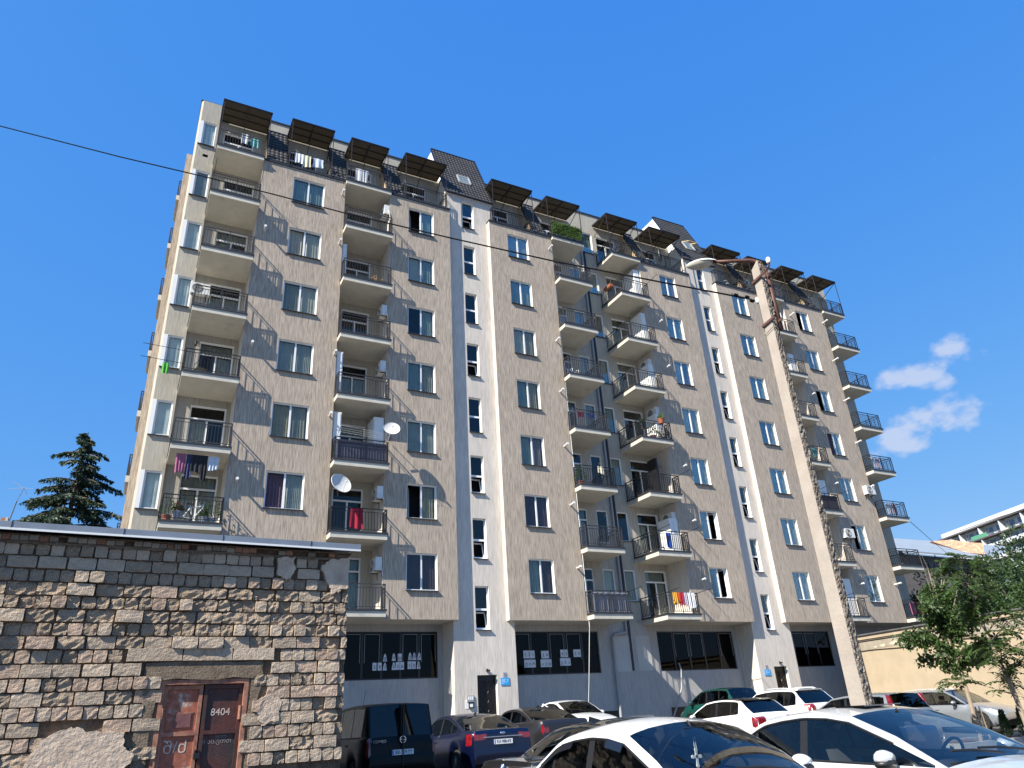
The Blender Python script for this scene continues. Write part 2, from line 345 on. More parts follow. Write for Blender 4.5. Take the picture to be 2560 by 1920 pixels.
def window(x0, x1, z0, z1, y, seed, left=None, right=None, opn=None, sill=True):
    """two-sash white window. left/right: curtain material, None for a bare dark room"""
    w = x1 - x0; h = z1 - z0; c = w / 2
    wn = ob('window', frame_mesh(w, h, [(c, .055, h - .055)], []), B, wl((x0, y + .09, z0)))
    rr = random.Random(seed)
    for sd, xa, xb, cu in ((0, .055, c - .037, left), (1, c + .037, w - .055, right)):
        if opn != sd: add_pane(wn, xa, .055, xb - xa, h - .11)
        if cu: ob('curtain', curtain_mesh(xb - xa + .02, h - .1, cu, 5 if 'blind' not in cu else 9, seed + sd), wn, (xa - .01, .14, .05))
    if opn is not None:      # sash swung into the room
        b = MB(); sw = c - .09; b.box(0, .05, 0, .05, 0, h - .12); b.box(sw - .05, sw, 0, .05, 0, h - .12); b.box(.05, sw - .05, 0, .05, 0, .05); b.box(.05, sw - .05, 0, .05, h - .17, h - .12)
        xh = .06 if opn == 0 else w - .06
        s_ = b.build('sash', 'upvc', wn, (xh, .06, .06)); s_.rotation_euler = (0, 0, R(62) if opn == 0 else R(118))
    if sill: ob('sill', sill_mesh(w), wn, (0, -.09, 0))
    return wn
def balcony_door(x0, x1, z0, z1, y, seed, cur=None, fr='upvc', dark=False):
    w = x1 - x0; h = z1 - z0; t = h - .56
    wn = ob('balcony_door', frame_mesh(w, h, [(w * .5, .055, t - .037)] if w > .9 else [], [t], fr), B, wl((x0, y + .06, z0)))
    xs_ = [(.055, w / 2 - .037), (w / 2 + .037, w - .055)] if w > .9 else [(.055, w - .055)]
    for i, (a, b) in enumerate(xs_):
        add_pane(wn, a, .055, b - a, t - .1); 
        if cur and (i + seed) % 3: ob('curtain', curtain_mesh(b - a, t - .1, cur, 4, seed + i), wn, (a, .16, .05))
    add_pane(wn, .055, t + .037, w - .11, h - t - .095)
    if cur and seed % 2: ob('curtain', curtain_mesh(w - .1, .5, cur, 8, seed), wn, (.05, .2, t + .03))
    return wn

FL = range(7)
rnd = random.Random(3)
# ---- main window columns: (x0, x1 of section, window x0, x1, material)
COLS = [('1a', 2.70, 6.75, 4.19, 5.72), ('1b', 9.13, 12.48, 10.15, 11.54), ('2', 14.88, 18.90, 16.0, 17.31), ('3', 25.20, 29.20, 26.7, 27.92), ('4a', 31.45, 35.10, 32.68, 33.98), ('4b', 37.48, 41.42, 38.6, 39.82)]
# curtains per column per floor (0 lowest): left, right, open sash
WC = {'1a': [('curtain_grey', 'curtain_grey', None), ('curtain_dark', 'blind_blue', 0), ('curtain_beige', 'curtain_grey', None), ('blind_blue', 'blind_blue', None), ('curtain_grey', 'curtain_white', None), ('curtain_grey', 'curtain_white', 0), ('curtain_blue', 'curtain_blue', None)],
      '1b': [('curtain_dark', 'curtain_dark', None), (None, 'curtain_beige', 0), ('blind_blue', 'blind_blue', None), ('curtain_blue', 'curtain_grey', None), (None, 'curtain_blue', None), ('curtain_blue', 'curtain_blue', 0), (None, 'curtain_blue', 0)],
      '2': [('curtain_blue', 'curtain_dark', None), ('curtain_dark', 'curtain_dark', None), ('curtain_blue', 'curtain_purple', None), ('curtain_blue', 'curtain_beige', None), ('curtain_white', 'curtain_beige', None), ('curtain_blue', 'curtain_blue', None), ('curtain_blue', 'blind_blue', None)],
      '3': [(None, None, 1), ('curtain_grey', None, 1), ('curtain_blue', 'curtain_grey', None), ('curtain_white', 'curtain_beige', None), ('curtain_white', 'curtain_dark', None), ('curtain_blue', 'curtain_blue', None), ('curtain_grey', 'curtain_purple', None)],
      '4a': [('curtain_beige', 'curtain_grey', None), ('curtain_grey', 'curtain_grey', None), ('curtain_blue', 'curtain_blue', None), ('curtain_dark', 'curtain_grey', None), ('curtain_blue', 'curtain_blue', None), ('curtain_purple', 'curtain_blue', None), ('curtain_white', 'curtain_blue', None)],
      '4b': [('curtain_purple', 'curtain_grey', None), (None, 'curtain_grey', 0), ('curtain_grey', 'curtain_grey', None), ('curtain_dark', 'curtain_blue', 0), (None, 'curtain_blue', 0), ('curtain_blue', 'curtain_grey', None), (None, 'curtain_blue', 0)]}
for nm, sx0, sx1, wx0, wx1 in COLS:
    holes = [(wx0, wx1, ZK(k) + 1.15, ZK(k) + 2.70) for k in FL]
    b = MB(); wall_grid(b, sx0, sx1, ZK(0) - .01, TOP, 0, holes)
    for x, sgn in ((sx0, -1), (sx1, 1)):   # return faces
        q = [(x, 0, ZK(0) - .01), (x, YB, ZK(0) - .01), (x, YB, TOP), (x, 0, TOP)]
        b.quad(*(q if sgn > 0 else [q[1], q[0], q[3], q[2]]), m=2)
    bpart(b, 'wall_section', ['plaster_beige', 'reveal_white', 'plaster_pale'])
    b = MB(); b.quad((sx0, YB + .02, ZK(0) - .008), (sx1, YB + .02, ZK(0) - .008), (sx1, 0, ZK(0) - .008), (sx0, 0, ZK(0) - .008)); bpart(b, 'soffit', 'soffit_paint')
    b = MB(); b.quad((sx0 + .05, .85, ZK(0)), (sx1 - .05, .85, ZK(0)), (sx1 - .05, .85, TOP - .05), (sx0 + .05, .85, TOP - .05)); bpart(b, 'interior', 'room_dark')  # near-black sheet stands in for the dark rooms behind the windows
    b = MB(); b.box(sx0 - .02, sx1 + .02, -.06, YB - .02, TOP, TOP + .10); bpart(b, 'terrace_slab', 'sill_metal')
    for k in FL:
        l, r_, op = WC[nm][k]; window(wx0, wx1, ZK(k) + 1.15, ZK(k) + 2.70, 0, hash((nm, k)) % 991 if False else int(wx0 * 10) + k * 7, l, r_, op)

# ---- stair shafts
def shaft(x0, x1, wx0, wx1, opens):
    zt = 28.58; dz = 3.03
    holes = [(wx0, wx1, 5.18 + dz * i, 7.02 + dz * i) for i in range(8)]
    dx0 = wx0 - .02
    door = (dx0, dx0 + .92, 1.0, 3.38)
    b = MB(); wall_grid(b, x0, x1, .2, zt, YS, holes + [door], .2)
    for x, sgn in ((x0, -1), (x1, 1)):
        q = [(x, YS, .2), (x, YB, .2), (x, YB, zt), (x, YS, zt)]; b.quad(*(q if sgn > 0 else [q[1], q[0], q[3], q[2]]), m=0)
    bpart(b, 'stair_shaft', ['plaster_pale', 'reveal_white'])
    b = MB(); b.quad((x0 + .1, YS + .7, .5), (x1 - .1, YS + .7, .5), (x1 - .1, YS + .7, zt), (x0 + .1, YS + .7, zt)); bpart(b, 'interior', 'room_dark')  # near-black sheet in place of the unlit stairwell
    for i, h in enumerate(holes):
        w = wx1 - wx0; hh = 1.84; t = .86
        wn = ob('stair_window', frame_mesh(w, hh, [], [t], 'upvc', .05, .09), B, wl((wx0, YS + .12, h[2])))
        add_pane(wn, .05, t + .045, w - .1, hh - t - .095, 'pane_stair')
        if not opens[i]: add_pane(wn, .05, .05, w - .1, t - .095, 'pane_stair')
        else:
            s_ = MB(); sw = w - .12; s_.box(0, sw, 0, .04, 0, .06); s_.box(0, sw, 0, .04, t - .16, t - .1); s_.box(0, .05, 0, .04, .06, t - .16); s_.box(sw - .05, sw, 0, .04, .06, t - .16)
            q = s_.build('sash', 'upvc', wn, (.06, .05, .05)); q.rotation_euler = (R(-14), 0, 0)
        ob('sill', sill_mesh(w), wn, (0, -.12, 0))
    # entrance door, set back and dark
    dw = ob('entrance_door', cached(('edoor',), lambda: door_mesh()), B, wl((dx0, YS + .2, 1.0)))
    b = MB(); b.box(.08, .84, -.02, 0, .3, 2.2)
    for i in range(5):
        zc = .55 + i * .36
        b.tube([(.30 + .1 * math.cos(a), -.03, zc + .15 * math.sin(a)) for a in [j * .7 for j in range(10)]], .012, 5); b.tube([(.62 + .1 * math.cos(a), -.03, zc + .15 * math.sin(a)) for a in [j * .7 for j in range(10)]], .012, 5)
    for x in (.12, .46, .80): b.tube([(x, -.03, .3), (x, -.03, 2.2)], .012, 5)
    b.build('grille', 'door_iron', dw, (0, 0, 0))
    b = MB(); b.box(wx0 + .38, wx0 + .52, YS - .14, YS - .02, 3.52, 3.58); b.box(wx0 + .42, wx0 + .48, YS - .03, YS + .01, 3.5, 3.62); bpart(b, 'door_lamp', 'dark_metal')
    return dx0
mat('door_iron', (.035, .03, .03), .35, .7); mat('door_black', (.012, .011, .012), .4)
def door_mesh():
    b = MB(); b.box(0, .92, .02, .06, 0, 2.38); b.box(0, .05, -.02, .02, 0, 2.38); b.box(.87, .92, -.02, .02, 0, 2.38); b.box(.05, .87, -.02, .02, 2.33, 2.38); return b.mesh('entrance_door', 'door_black')
SHAFTS = [(12.36, 15.26, 13.40, 14.07, [1, 1, 1, 0, 1, 0, 0, 1]), (29.21, 31.95, 30.25, 30.84, [1, 1, 1, 1, 1, 1, 0, 0])]
for s_ in SHAFTS: shaft(*s_)

# ---- set-back wall behind the balconies (one plane, ground to parapet)
holes = []; doors = []
BC = [('c1', .54, 2.70, 1.12, 2.54), ('c2', 6.75, 9.13, 7.25, 8.62), ('c3', 18.90, 21.07, 19.55, 20.5), ('c4', 23.10, 25.20, 23.66, 25.02), ('c5', 35.10, 37.48, 35.6, 36.95), ('c6', 41.42, 43.62, 42.0, 43.35)]
for nm, a, b_, d0, d1 in BC:
    for k in FL:
        if nm == 'c1' and k == 0: continue
        z0 = ZK(k) + .26; z1 = ZK(k) + 2.70; holes.append((d0, d1, z0, z1)); doors.append((nm, k, d0, d1, z0, z1))
for k in FL:
    holes += [(-.17, .45, ZK(k) + 1.15, ZK(k) + 2.70), (21.05, 21.75, ZK(k) + 1.0, ZK(k) + 2.70), (22.35, 23.03, ZK(k) + 1.15, ZK(k) + 2.70)]
TERR = [(.57, 2.83), (3.87, 6.0), (6.9, 8.95), (9.9, 12.32), (15.1, 17.7), (18.6, 21.0), (23.0, 25.3), (26.1, 28.8), (31.55, 34.2), (34.9, 36.9), (37.9, 40.2), (41.2, 43.7)]
tdoors = []
for i, (a, b_) in enumerate(TERR):
    c = (a + b_) / 2 - .15; h = (c - .72, c + .72, 27.2, 29.45); holes.append(h); tdoors.append(h)
holes.append((-.17, .42, 28.15, 29.65)); holes.append((22.2, 22.95, 27.95, 29.55))
b = MB(); wall_grid(b, -.42, 44.5, 5.56, 31.05, YB, holes, .14)
b.quad((44.5, YB, 5.56), (44.5, 12, 5.56), (44.5, 12, 31.05), (44.5, YB, 31.05), 0); b.quad((-.42, 12, 5.56), (-.42, YB, 5.56), (-.42, YB, 31.05), (-.42, 12, 31.05), 0)
bpart(b, 'rear_wall', ['plaster_side', 'reveal_white'])
b = MB(); b.box(-.46, 44.54, YB - .05, 12, 31.05, 31.13); bpart(b, 'parapet_cap', 'sill_metal')
b = MB(); b.quad((-.3, 2.5, 5), (44.4, 2.5, 5), (44.4, 2.5, 31), (-.3, 2.5, 31)); bpart(b, 'interior', 'room_dark')  # room darkness behind the balcony doors, as one near-black sheet
seeds = 0
DCUR = {'c1': 'curtain_grey', 'c2': 'curtain_blue', 'c3': 'curtain_blue', 'c4': 'curtain_grey', 'c5': 'curtain_dark', 'c6': 'curtain_dark'}
for nm, k, d0, d1, z0, z1 in doors: seeds += 1; balcony_door(d0, d1, z0, z1, YB, seeds, DCUR[nm] if rnd.random() < .75 else None)
for i, h in enumerate(tdoors): balcony_door(*h, YB, i, 'curtain_dark' if i % 3 else None)
YY = YB - .16
def bay_window(z0, h, cur, folds, k):
    w = ob('window', frame_mesh(.62, h, [], [], 'upvc', .07), B, wl((-.17, YY + .05, z0))); add_pane(w, .07, .07, .48, h - .14)
    ob('curtain', curtain_mesh(.52, h - .1, cur, folds, k), w, (.05, .1, .05)); ob('sill', sill_mesh(.72), w, (-.12, -.05, 0))
    q = MB(); q.box(-.325, -.175, YY - .012, YY - .002, z0, z0 + h); bpart(q, 'corner_jamb', 'upvc')
bh = [(-.17, .45, ZK(k) + 1.15, ZK(k) + 2.70) for k in FL] + [(-.17, .42, 28.15, 29.65)]
b = MB(); wall_grid(b, -.33, .53, 5.56, 31.0, YY, bh, .16, 0, 1); b.quad((-.425, YB, 5.56), (-.33, YY, 5.56), (-.33, YY, 31.0), (-.425, YB, 31.0)); b.quad((.53, YY, 5.56), (.53, YB, 5.56), (.53, YB, 31.0), (.53, YY, 31.0)); b.add([(-.425, YB, 31), (-.33, YY, 31), (.53, YY, 31), (.53, YB, 31)], [(0, 1, 2, 3)]); bpart(b, 'corner_bay', ['plaster_side', 'reveal_white'])
for k in FL: bay_window(ZK(k) + 1.15, 1.55, ['blind_blue', 'bay_curtain_sunlit', 'bay_curtain_sunlit', 'bay_curtain_sunlit', 'bay_curtain_sunlit', 'bay_curtain_sunlit', 'blind_blue'][k], [6, 2, 1, 2, 3, 2, 9][k], k)
bay_window(28.15, 1.5, 'bay_curtain_sunlit', 3, 2)
for k in FL:
    w = ob('window', frame_mesh(.70, 1.70, [], []), B, wl((21.05, YB + .05, ZK(k) + 1.0))); add_pane(w, .055, .055, .59, 1.59)
    if k not in (1, 2): ob('curtain', curtain_mesh(.62, 1.6, CURT[(k * 3) % 8], 3, k), w, (.04, .12, .05))
    w = ob('window', frame_mesh(.68, 1.55, [], []), B, wl((22.35, YB + .05, ZK(k) + 1.15))); add_pane(w, .055, .055, .57, 1.44); ob('sill', sill_mesh(.68), w, (0, -.05, 0))
    if k != 1: ob('curtain', curtain_mesh(.6, 1.45, ['curtain_beige', 'x', 'curtain_grey', 'curtain_blue', 'curtain_blue', 'curtain_dark', 'curtain_blue'][k], 3, k), w, (.04, .12, .05))
w = ob('window', frame_mesh(.75, 1.6, [], []), B, wl((22.2, YB + .05, 27.95))); add_pane(w, .055, .055, .64, 1.49); ob('curtain', curtain_mesh(.66, 1.5, 'curtain_blue', 3, 2), w, (.04, .12, .05)); ob('sill', sill_mesh(.75), w, (0, -.05, 0))
# corner column trim of the side bay, and the deeper wing seen past the left corner
b = MB(); wall_grid(b, -.74, -.40, 1, 29.6, 4.0, [], 0); b.quad((-.74, 12, 1), (-.74, 4.0, 1), (-.74, 4.0, 29.6), (-.74, 12, 29.6)); b.quad((-.74, 4, 29.6), (-.4, 4, 29.6), (-.4, 12, 29.6), (-.74, 12, 29.6)); bpart(b, 'side_wing', 'plaster_beige')

# ---- ground storey
GW = [(8.0, 12.12), (15.8, 20.38), (23.9, 28.92), (33.3, 36.28)]
gh = [(a, b_, 3.39, 5.26) for a, b_ in GW]
b = MB(); wall_grid(b, 1.5, 44.5, .2, 5.56, YB, gh, .18); b.quad((44.5, YB, .2), (44.5, 12, .2), (44.5, 12, 5.56), (44.5, YB, 5.56)); bpart(b, 'ground_storey_wall', ['plaster_base', 'plaster_base'])
for x0_, x1_, n in ((21.2, 22.35, 0), (22.55, 23.4, 1)):
    b = MB(); b.box(x0_, x1_, YB - .014, YB + .02, 3.42, 5.05); bpart(b, 'smooth_patch', 'plaster_smooth')
b = MB(); b.box(1.6, 44.4, YB + .45, YB + .5, 3.2, 5.5); bpart(b, 'interior', 'room_dark')  # near-black panel gives the darkness behind the ground-floor glass
GWOBJ = []
for gi, (a, b_) in enumerate(GW):
    w = b_ - a; n = 5 if gi < 3 else 3; h = 1.87
    mu = [(w * (i + 1) / n, .05, h - .05) for i in range(n - 1)]
    wn = ob('shop_window', frame_mesh(w, h, mu, [], 'door_black', .06, .09), B, wl((a, YB + .08, 3.39))); GWOBJ.append(wn)
    for i in range(n):
        xa = w * i / n + (.06 if i == 0 else .045); xb = w * (i + 1) / n - (.06 if i == n - 1 else .045); add_pane(wn, xa, .06, xb - xa, h - .12, 'pane_black')
    b = MB()
    for i in range(n):      # thin aluminium sash lines
        xa = w * i / n + .1; xb = w * (i + 1) / n - .1
        if (i + gi) % 3 == 2: continue
        for x in (xa, xb): b.box(x - .008, x + .008, -.012, .0, h * .35, h - .1)
        b.box(xa + .008, xb - .008, -.012, 0, h - .118, h - .1)
    b.build('sash_line', 'pipe_grey', wn, (0, 0, 0))
# papers with figures and letters stuck inside the dark windows
mat('paper', (.62, .66, .72), .8, var=.05); mat('ink', (.02, .025, .05), .8)
def paper(wn, x, z, w, h, txt, pitch, taper=False):
    b = MB()
    if taper: b.prism([(0, 0), (w, 0), (w * .78, h * .75), (w * .55, h), (w * .3, h * .9), (w * .12, h * .5)], -.02, -.012)
    else: b.box(0, w, -.02, -.012, 0, h)
    p = b.build('paper_sheet', 'paper', wn, (x, .02, z))
    n = len(txt)
    for i, ch in enumerate(txt):
        if ch != ' ': lettering(ch, .19, 'ink', p, (w * (i + .5) / n, -.024, h * .42), (R(90), 0, 0))
w2 = GWOBJ[1]
for x, z, w, t in ((.50, .72, .58, '571'), (1.42, .70, .40, '24'), (2.45, .74, .40, '43'), (3.16, .74, .40, '25'), (.52, .33, .58, 'ქირ'), (1.36, .33, .58, 'ავდ'), (2.40, .37, .56, 'ება')): paper(w2, x, z, w, .33, t, 0)
w1 = GWOBJ[0]
for x, z, ch, tp in ((1.28, .36, '5', 0), (1.50, .36, '9', 0), (1.72, .36, '2', 1), (2.10, .37, '2', 1), (2.27, .37, '3', 0), (2.46, .37, '6', 0), (2.79, .39, '5', 0), (2.98, .39, '0', 0), (3.19, .39, '2', 1),
                     (1.72, .70, 'ყ', 1), (2.10, .72, 'ი', 1), (2.36, .70, 'დ', 0), (2.81, .74, 'ე', 1), (3.00, .74, 'ბ', 1), (3.22, .74, 'ა', 1)):
    paper(w1, x, z, .17, .30, ch, 0, bool(tp))
# vents near the ground
for x in (16.35, 20.3, 24.2, 36.9):
    b = MB(); b.box(x, x + .95, YB - .02, YB + .03, 1.25, 1.75)
    q = bpart(b, 'vent_grille', 'door_black'); b2 = MB()
    for i in range(7): b2.box(x + .04, x + .91, YB - .05, YB - .018, 1.29 + i * .066, 1.315 + i * .066)
    b2.build('louvre', 'dark_metal', q, (0, 0, 0))

# ---- mansard tiles
def tile_panel(mb, p0, u, v, w, h, tw=.21, th=.30, m=0):
    u = Vector(u).normalized(); v = Vector(v).normalized(); n = u.cross(v).normalized(); p0 = Vector(p0)
    nc = max(1, round(w / tw)); nr = max(1, round(h / th)); tw = w / nc; th = h / nr; o = len(mb.v); sub = 4; W = nc * sub + 1
    for r_ in range(nr):
        for e, off in ((0, .035), (1, .006)):
            for i in range(W):
                x = i / sub; ph = x % 1
                prof = .035 * (math.sin(ph * math.pi) ** 1.0) if ph < 1 else 0
                mb.v.append(tuple(p0 + u * (x * tw) + v * ((r_ + e) * th - (.02 * math.sin(ph * math.pi) if e == 0 else 0)) + n * (prof + off)))
    for row in range(nr * 2 - 1):
        for i in range(W - 1): mb.f.append([o + row * W + i, o + row * W + i + 1, o + (row + 1) * W + i + 1, o + (row + 1) * W + i]); mb.m.append(m)
gaps = [(2.83, 3.87), (6.0, 6.9), (8.95, 9.9), (17.7, 18.6), (25.3, 26.1), (34.2, 34.9), (36.9, 37.9), (40.2, 41.2)]
V0 = Vector((0, .0, 27.15)); V1 = Vector((0, 1.40, 30.25))
for a, b_ in gaps:
    b = MB(); tile_panel(b, (a, V0.y, V0.z), (1, 0, 0), V1 - V0, b_ - a, (V1 - V0).length)
    t_ = bpart(b, 'roof_tiles', 'tile_grey', kind='stuff')
    for x in (a, b_):
        b = MB(); s_ = .02 if x == a else -.02
        b.prism([(V0.y + .03, V0.z), (V1.y + .08, V1.z), (V1.y + .08, V0.z)], min(x, x + s_) , max(x, x + s_), 0, 'x'); bpart(b, 'dormer_cheek', 'beige_board')
    b = MB(); b.bar((a - .03, V1.y - .02, V1.z + .03), (b_ + .03, V1.y - .02, V1.z + .03), .1, .05); bpart(b, 'flashing', 'ridge_metal'); b = MB(); b.bar((a, V0.y - .02, V0.z + .01), (b_, V0.y - .02, V0.z + .01), .08, .06); bpart(b, 'flashing', 'ridge_metal')
mat('skylight_pane', (.16, .19, .19), .15, spec=.8); mat('skylight_frame', (.34, .36, .35), .4)
def tower(x0, x1, lamp):
    p0 = Vector((x0, .20, 28.55)); p1 = Vector((x0, 2.4, 33.45)); b = MB(); tile_panel(b, p0, (1, 0, 0), p1 - p0, x1 - x0, (p1 - p0).length)
    bpart(b, 'roof_tiles', 'tile_grey', kind='stuff')
    b = MB(); b.prism([(.26, 28.5), (2.42, 33.40), (6.5, 33.40), (6.5, 28.5)], x0 + .03, x1 - .03, 0, 'x'); bpart(b, 'stair_head', 'white_paint')
    for q0, q1, w_, h_ in ((p0 + Vector((-.02, 0, 0)), p1 + Vector((-.02, 0, 0)), .12, .07), (p0 + Vector((x1 - x0 + .02, 0, 0)), p1 + Vector((x1 - x0 + .02, 0, 0)), .12, .07), (p1 + Vector((-.05, .02, .05)), p1 + Vector((x1 - x0 + .05, .02, .05)), .16, .06), (p0 + Vector((-.04, -.03, -.02)), p0 + Vector((x1 - x0 + .04, -.03, -.02)), .09, .06)):
        b = MB(); b.bar(q0, q1, w_, h_); bpart(b, 'flashing', 'ridge_metal')
    d = (p1 - p0).normalized(); n = Vector((1, 0, 0)).cross(d); c = p0 + d * 2.05 + Vector((1.45, 0, 0)) + n * .06
    b = MB(); u = Vector((1, 0, 0))
    for s1, s2, w in ((-.36, .36, 0), ): 
        for e in (-.42, .42): b.bar(c + u * -.36 + d * e, c + u * .36 + d * e, .07, .10)
        for e in (-.36, .36): b.bar(c + u * e - d * .42, c + u * e + d * .42, .07, .10)
    sk = bpart(b, 'roof_window', 'skylight_frame')
    b = MB(); b.add([c - u * .32 - d * .38, c + u * .32 - d * .38, c + u * .32 + d * .38, c - u * .32 + d * .38], [(0, 1, 2, 3)]); b.add([c - u * .32 - d * .38 - n * .03, c + u * .32 - d * .38 - n * .03, c + u * .32 + d * .38 - n * .03, c - u * .32 + d * .38 - n * .03], [(3, 2, 1, 0)])
    q = b.build('pane', 'skylight_pane', sk, (0, 0, 0))
    if lamp:    # this roof window stands open
        b = MB(); h0 = c + d * .42
        for e in (-.36, .36): b.bar(h0 + u * e, h0 + u * e - d * .6 + n * .45, .06, .06)
        b.bar(h0 - d * .6 + n * .45 - u * .36, h0 - d * .6 + n * .45 + u * .36, .06, .06); b.build('sash', 'beige_board', sk, (0, 0, 0))
tower(12.42, 15.28, 0); tower(29.25, 31.95, 1)

# ---- balconies
def railing(mb, pts, h=.97, spacing=.125, bw=.018, flat=False, skip_first=False):
    """pts: plan polyline (x,y) at z0 = 0"""
    for i in range(len(pts) - 1):
        a = Vector((*pts[i], 0)); c = Vector((*pts[i + 1], 0)); d = c - a; n = max(1, round(d.length / spacing))
        for z, s in ((h, .045), (h - .14, .026), (.09, .03)): mb.bar(a + Vector((0, 0, z)), c + Vector((0, 0, z)), s, s * .8)
        for j in range(1, n):
            p = a + d * j / n; w = bw * (1.5 if flat else 1)
            mb.bar(p + Vector((0, 0, .09)), p + Vector((0, 0, h - .14)), w, bw)
    for p in pts: mb.bar((*p, -.02), (*p, h), .042, .042)
    for i in range(len(pts) - 1):
        a = Vector(pts[i]); c = Vector(pts[i + 1])
        if (c - a).length > 1.2:
            for f in (.5,): q = a + (c - a) * f; mb.bar((*q, 0), (*q, h), .03, .03)
def balcony(nm, x0, x1, k, left_free, right_free, railm, yp=PJ, zb=None, thick=.25):
    z = ZK(k) if zb is None else zb
    b = MB(); b.box(x0 + .003, x1 - .003, yp, YB + (-.003), z, z + thick)
    s = bpart(b, 'balcony', 'slab_paint')
    e = MB(); t = z + thick
    e.box(x0 - (.03 if left_free or True else 0), x1 + .03, yp - .035, yp + .04, t - .03, t + .045)
    if left_free: e.box(x0 - .03, x0 + .04, yp + .04, YB - .01, t - .03, t + .045)
    else: e.box(x0 - .03, x0 + .04, yp + .04, -.005, t - .03, t + .045)
    if right_free: e.box(x1 - .04, x1 + .03, yp + .04, YB - .01, t - .03, t + .045)
    else: e.box(x1 - .04, x1 + .03, yp + .04, -.005, t - .03, t + .045)
    e.build('drip_edge', 'sill_metal', s, (0, 0, 0))
    r_ = MB(); yy = yp + .05; pts = [(x0 + .04, YB - .03 if left_free else -.005), (x0 + .04, yy), (x1 - .04, yy), (x1 - .04, YB - .03 if right_free else -.005)]
    railing(r_, pts, flat=(nm in ('c3', 'c4')))
    r_.build('railing', railm, s, (0, 0, t + .045))
    return s
BAL = {}
for nm, a, b_, d0, d1 in BC:
    for k in range(8):
        if nm == 'c1' and k == 0: continue
        lf = nm in ('c1', 'c4'); rf = nm in ('c3', 'c6')
        rm = 'rail_grey'
        if (nm, k) in (('c1', 1), ('c1', 3), ('c2', 1), ('c2', 2), ('c4', 1), ('c4', 2), ('c4', 3), ('c3', 2), ('c5', 2), ('c5', 3)) or nm == 'c6': rm = 'rail_black'
        if k < 7: BAL[nm, k] = balcony(nm, a, b_, k, lf, rf, rm)
        else: BAL[nm, k] = balcony(nm, a, b_, k, lf, rf, 'rail_black' if nm in ('c4', 'c6') else 'rail_grey', yp=-.18, zb=TOP - .17, thick=.22)
# terrace rails over the sections
for i, (a, b_) in enumerate(TERR):
    if i in (0, 2, 5, 6, 9, 11): continue
    b = MB(); railing(b, [(a + .03, 1.2), (a + .03, .03), (b_ - .03, .03), (b_ - .03, 1.2)]); q = b.build('railing', 'rail_grey' if i < 4 else 'rail_black', B, wl((0, 0, TOP + .1)))
# canopies over the terraces
CAN = [(.57, 2.83), (3.87, 6.0), (6.94, 8.95), (9.94, 12.32), (15.15, 17.78), (18.77, 21.1), (23.08, 25.45), (26.4, 28.95), (31.7, 34.25), (34.95, 36.95), (38.2, 40.45), (41.35, 43.75)]
for i, (a, b_) in enumerate(CAN):
    z0 = 30.0 + (.0, .06, -.03, .05, .02, -.04, .03, -.02, .05, 0, .04, .02)[i]; z1 = z0 + (.10, .14, .06, .12, .05, .12, .15, .08, .1, .06, .12, .1)[i]; y0 = -.12; y1 = YB - .06; b = MB()
    for x in (a, (a + b_) / 2, b_): b.bar((x, y0, z0), (x, y1, z1), .05, .05)
    for j in range(4): y = y0 + (y1 - y0) * j / 3; z = z0 + (z1 - z0) * j / 3; b.bar((a, y, z - .003), (b_, y, z - .003), .045, .045)
    zr = TOP + .1
    for x in (a + .02, b_ - .02): b.bar((x, y0 + .03, zr), (x, y0 + .03, z0), .035, .035); b.bar((x, y0 + .05, z0 - .03), (x, y1, z0 - .75), .03, .03)
    b.bar(((a + b_) / 2, y0 + .4, z0), ((a + b_) / 2, y1, z0 - .75), .03, .03)
    cn = bpart(b, 'canopy', 'steel_frame')
    s_ = MB(); s_.add([(a - .04, y0 - .05, z0 + .045), (b_ + .04, y0 - .05, z0 + .045), (b_ + .04, y1 + .02, z1 + .045), (a - .04, y1 + .02, z1 + .045), (a - .04, y0 - .05, z0 + .053), (b_ + .04, y0 - .05, z0 + .053), (b_ + .04, y1 + .02, z1 + .053), (a - .04, y1 + .02, z1 + .053)],
            [(0, 3, 2, 1), (4, 5, 6, 7), (0, 1, 5, 4), (1, 2, 6, 5), (2, 3, 7, 6), (3, 0, 4, 7)])
    s_.build('roof_sheet', 'canopy_sheet', cn, (0, 0, 0))
# side balconies of the deep wing at the left corner
for k in range(0, 8):
    z = ZK(k) + .1; b = MB(); b.box(-.90, -.74, 4.6, 6.6, z, z + .28); s_ = bpart(b, 'balcony', 'slab_paint')
    r_ = MB(); railing(r_, [(-.78, 4.65), (-.87, 4.65), (-.87, 6.55)], spacing=.16); r_.build('railing', 'rail_grey', s_, (0, 0, z + .28))
# flue pipes beside the balconies
def flue(x, z, y=0., ln=.34, ang=0.):
    b = MB(); b.tube([(x, y + .05, z), (x - .02, y - ln, z + .03)], .045, 10); b.tube([(x - .02, y - ln, z + .03), (x - .022, y - ln - .06, z + .032)], .058, 10); bpart(b, 'flue_pipe', 'pipe_white', smooth='a')
for k, x in ((6, 6.62), (3, 6.66), (2, 6.6), (5, 6.6), (1, 18.55), (0, 18.6), (2, 18.5), (4, 18.6), (3, 18.55), (6, 18.7)): flue(x, ZK(k) + 2.35)
for k in (0, 1, 2, 4, 5): flue(26.0, ZK(k) + 2.0)
for k in (1, 3, 5): flue(3.1, ZK(k) + 2.1)
for k in (0, 2, 4, 6): flue(37.95, ZK(k) + 2.1)
for k in (0, 2, 3, 4, 5, 6): flue(41.2, ZK(k) + 2.2, 0, .4)
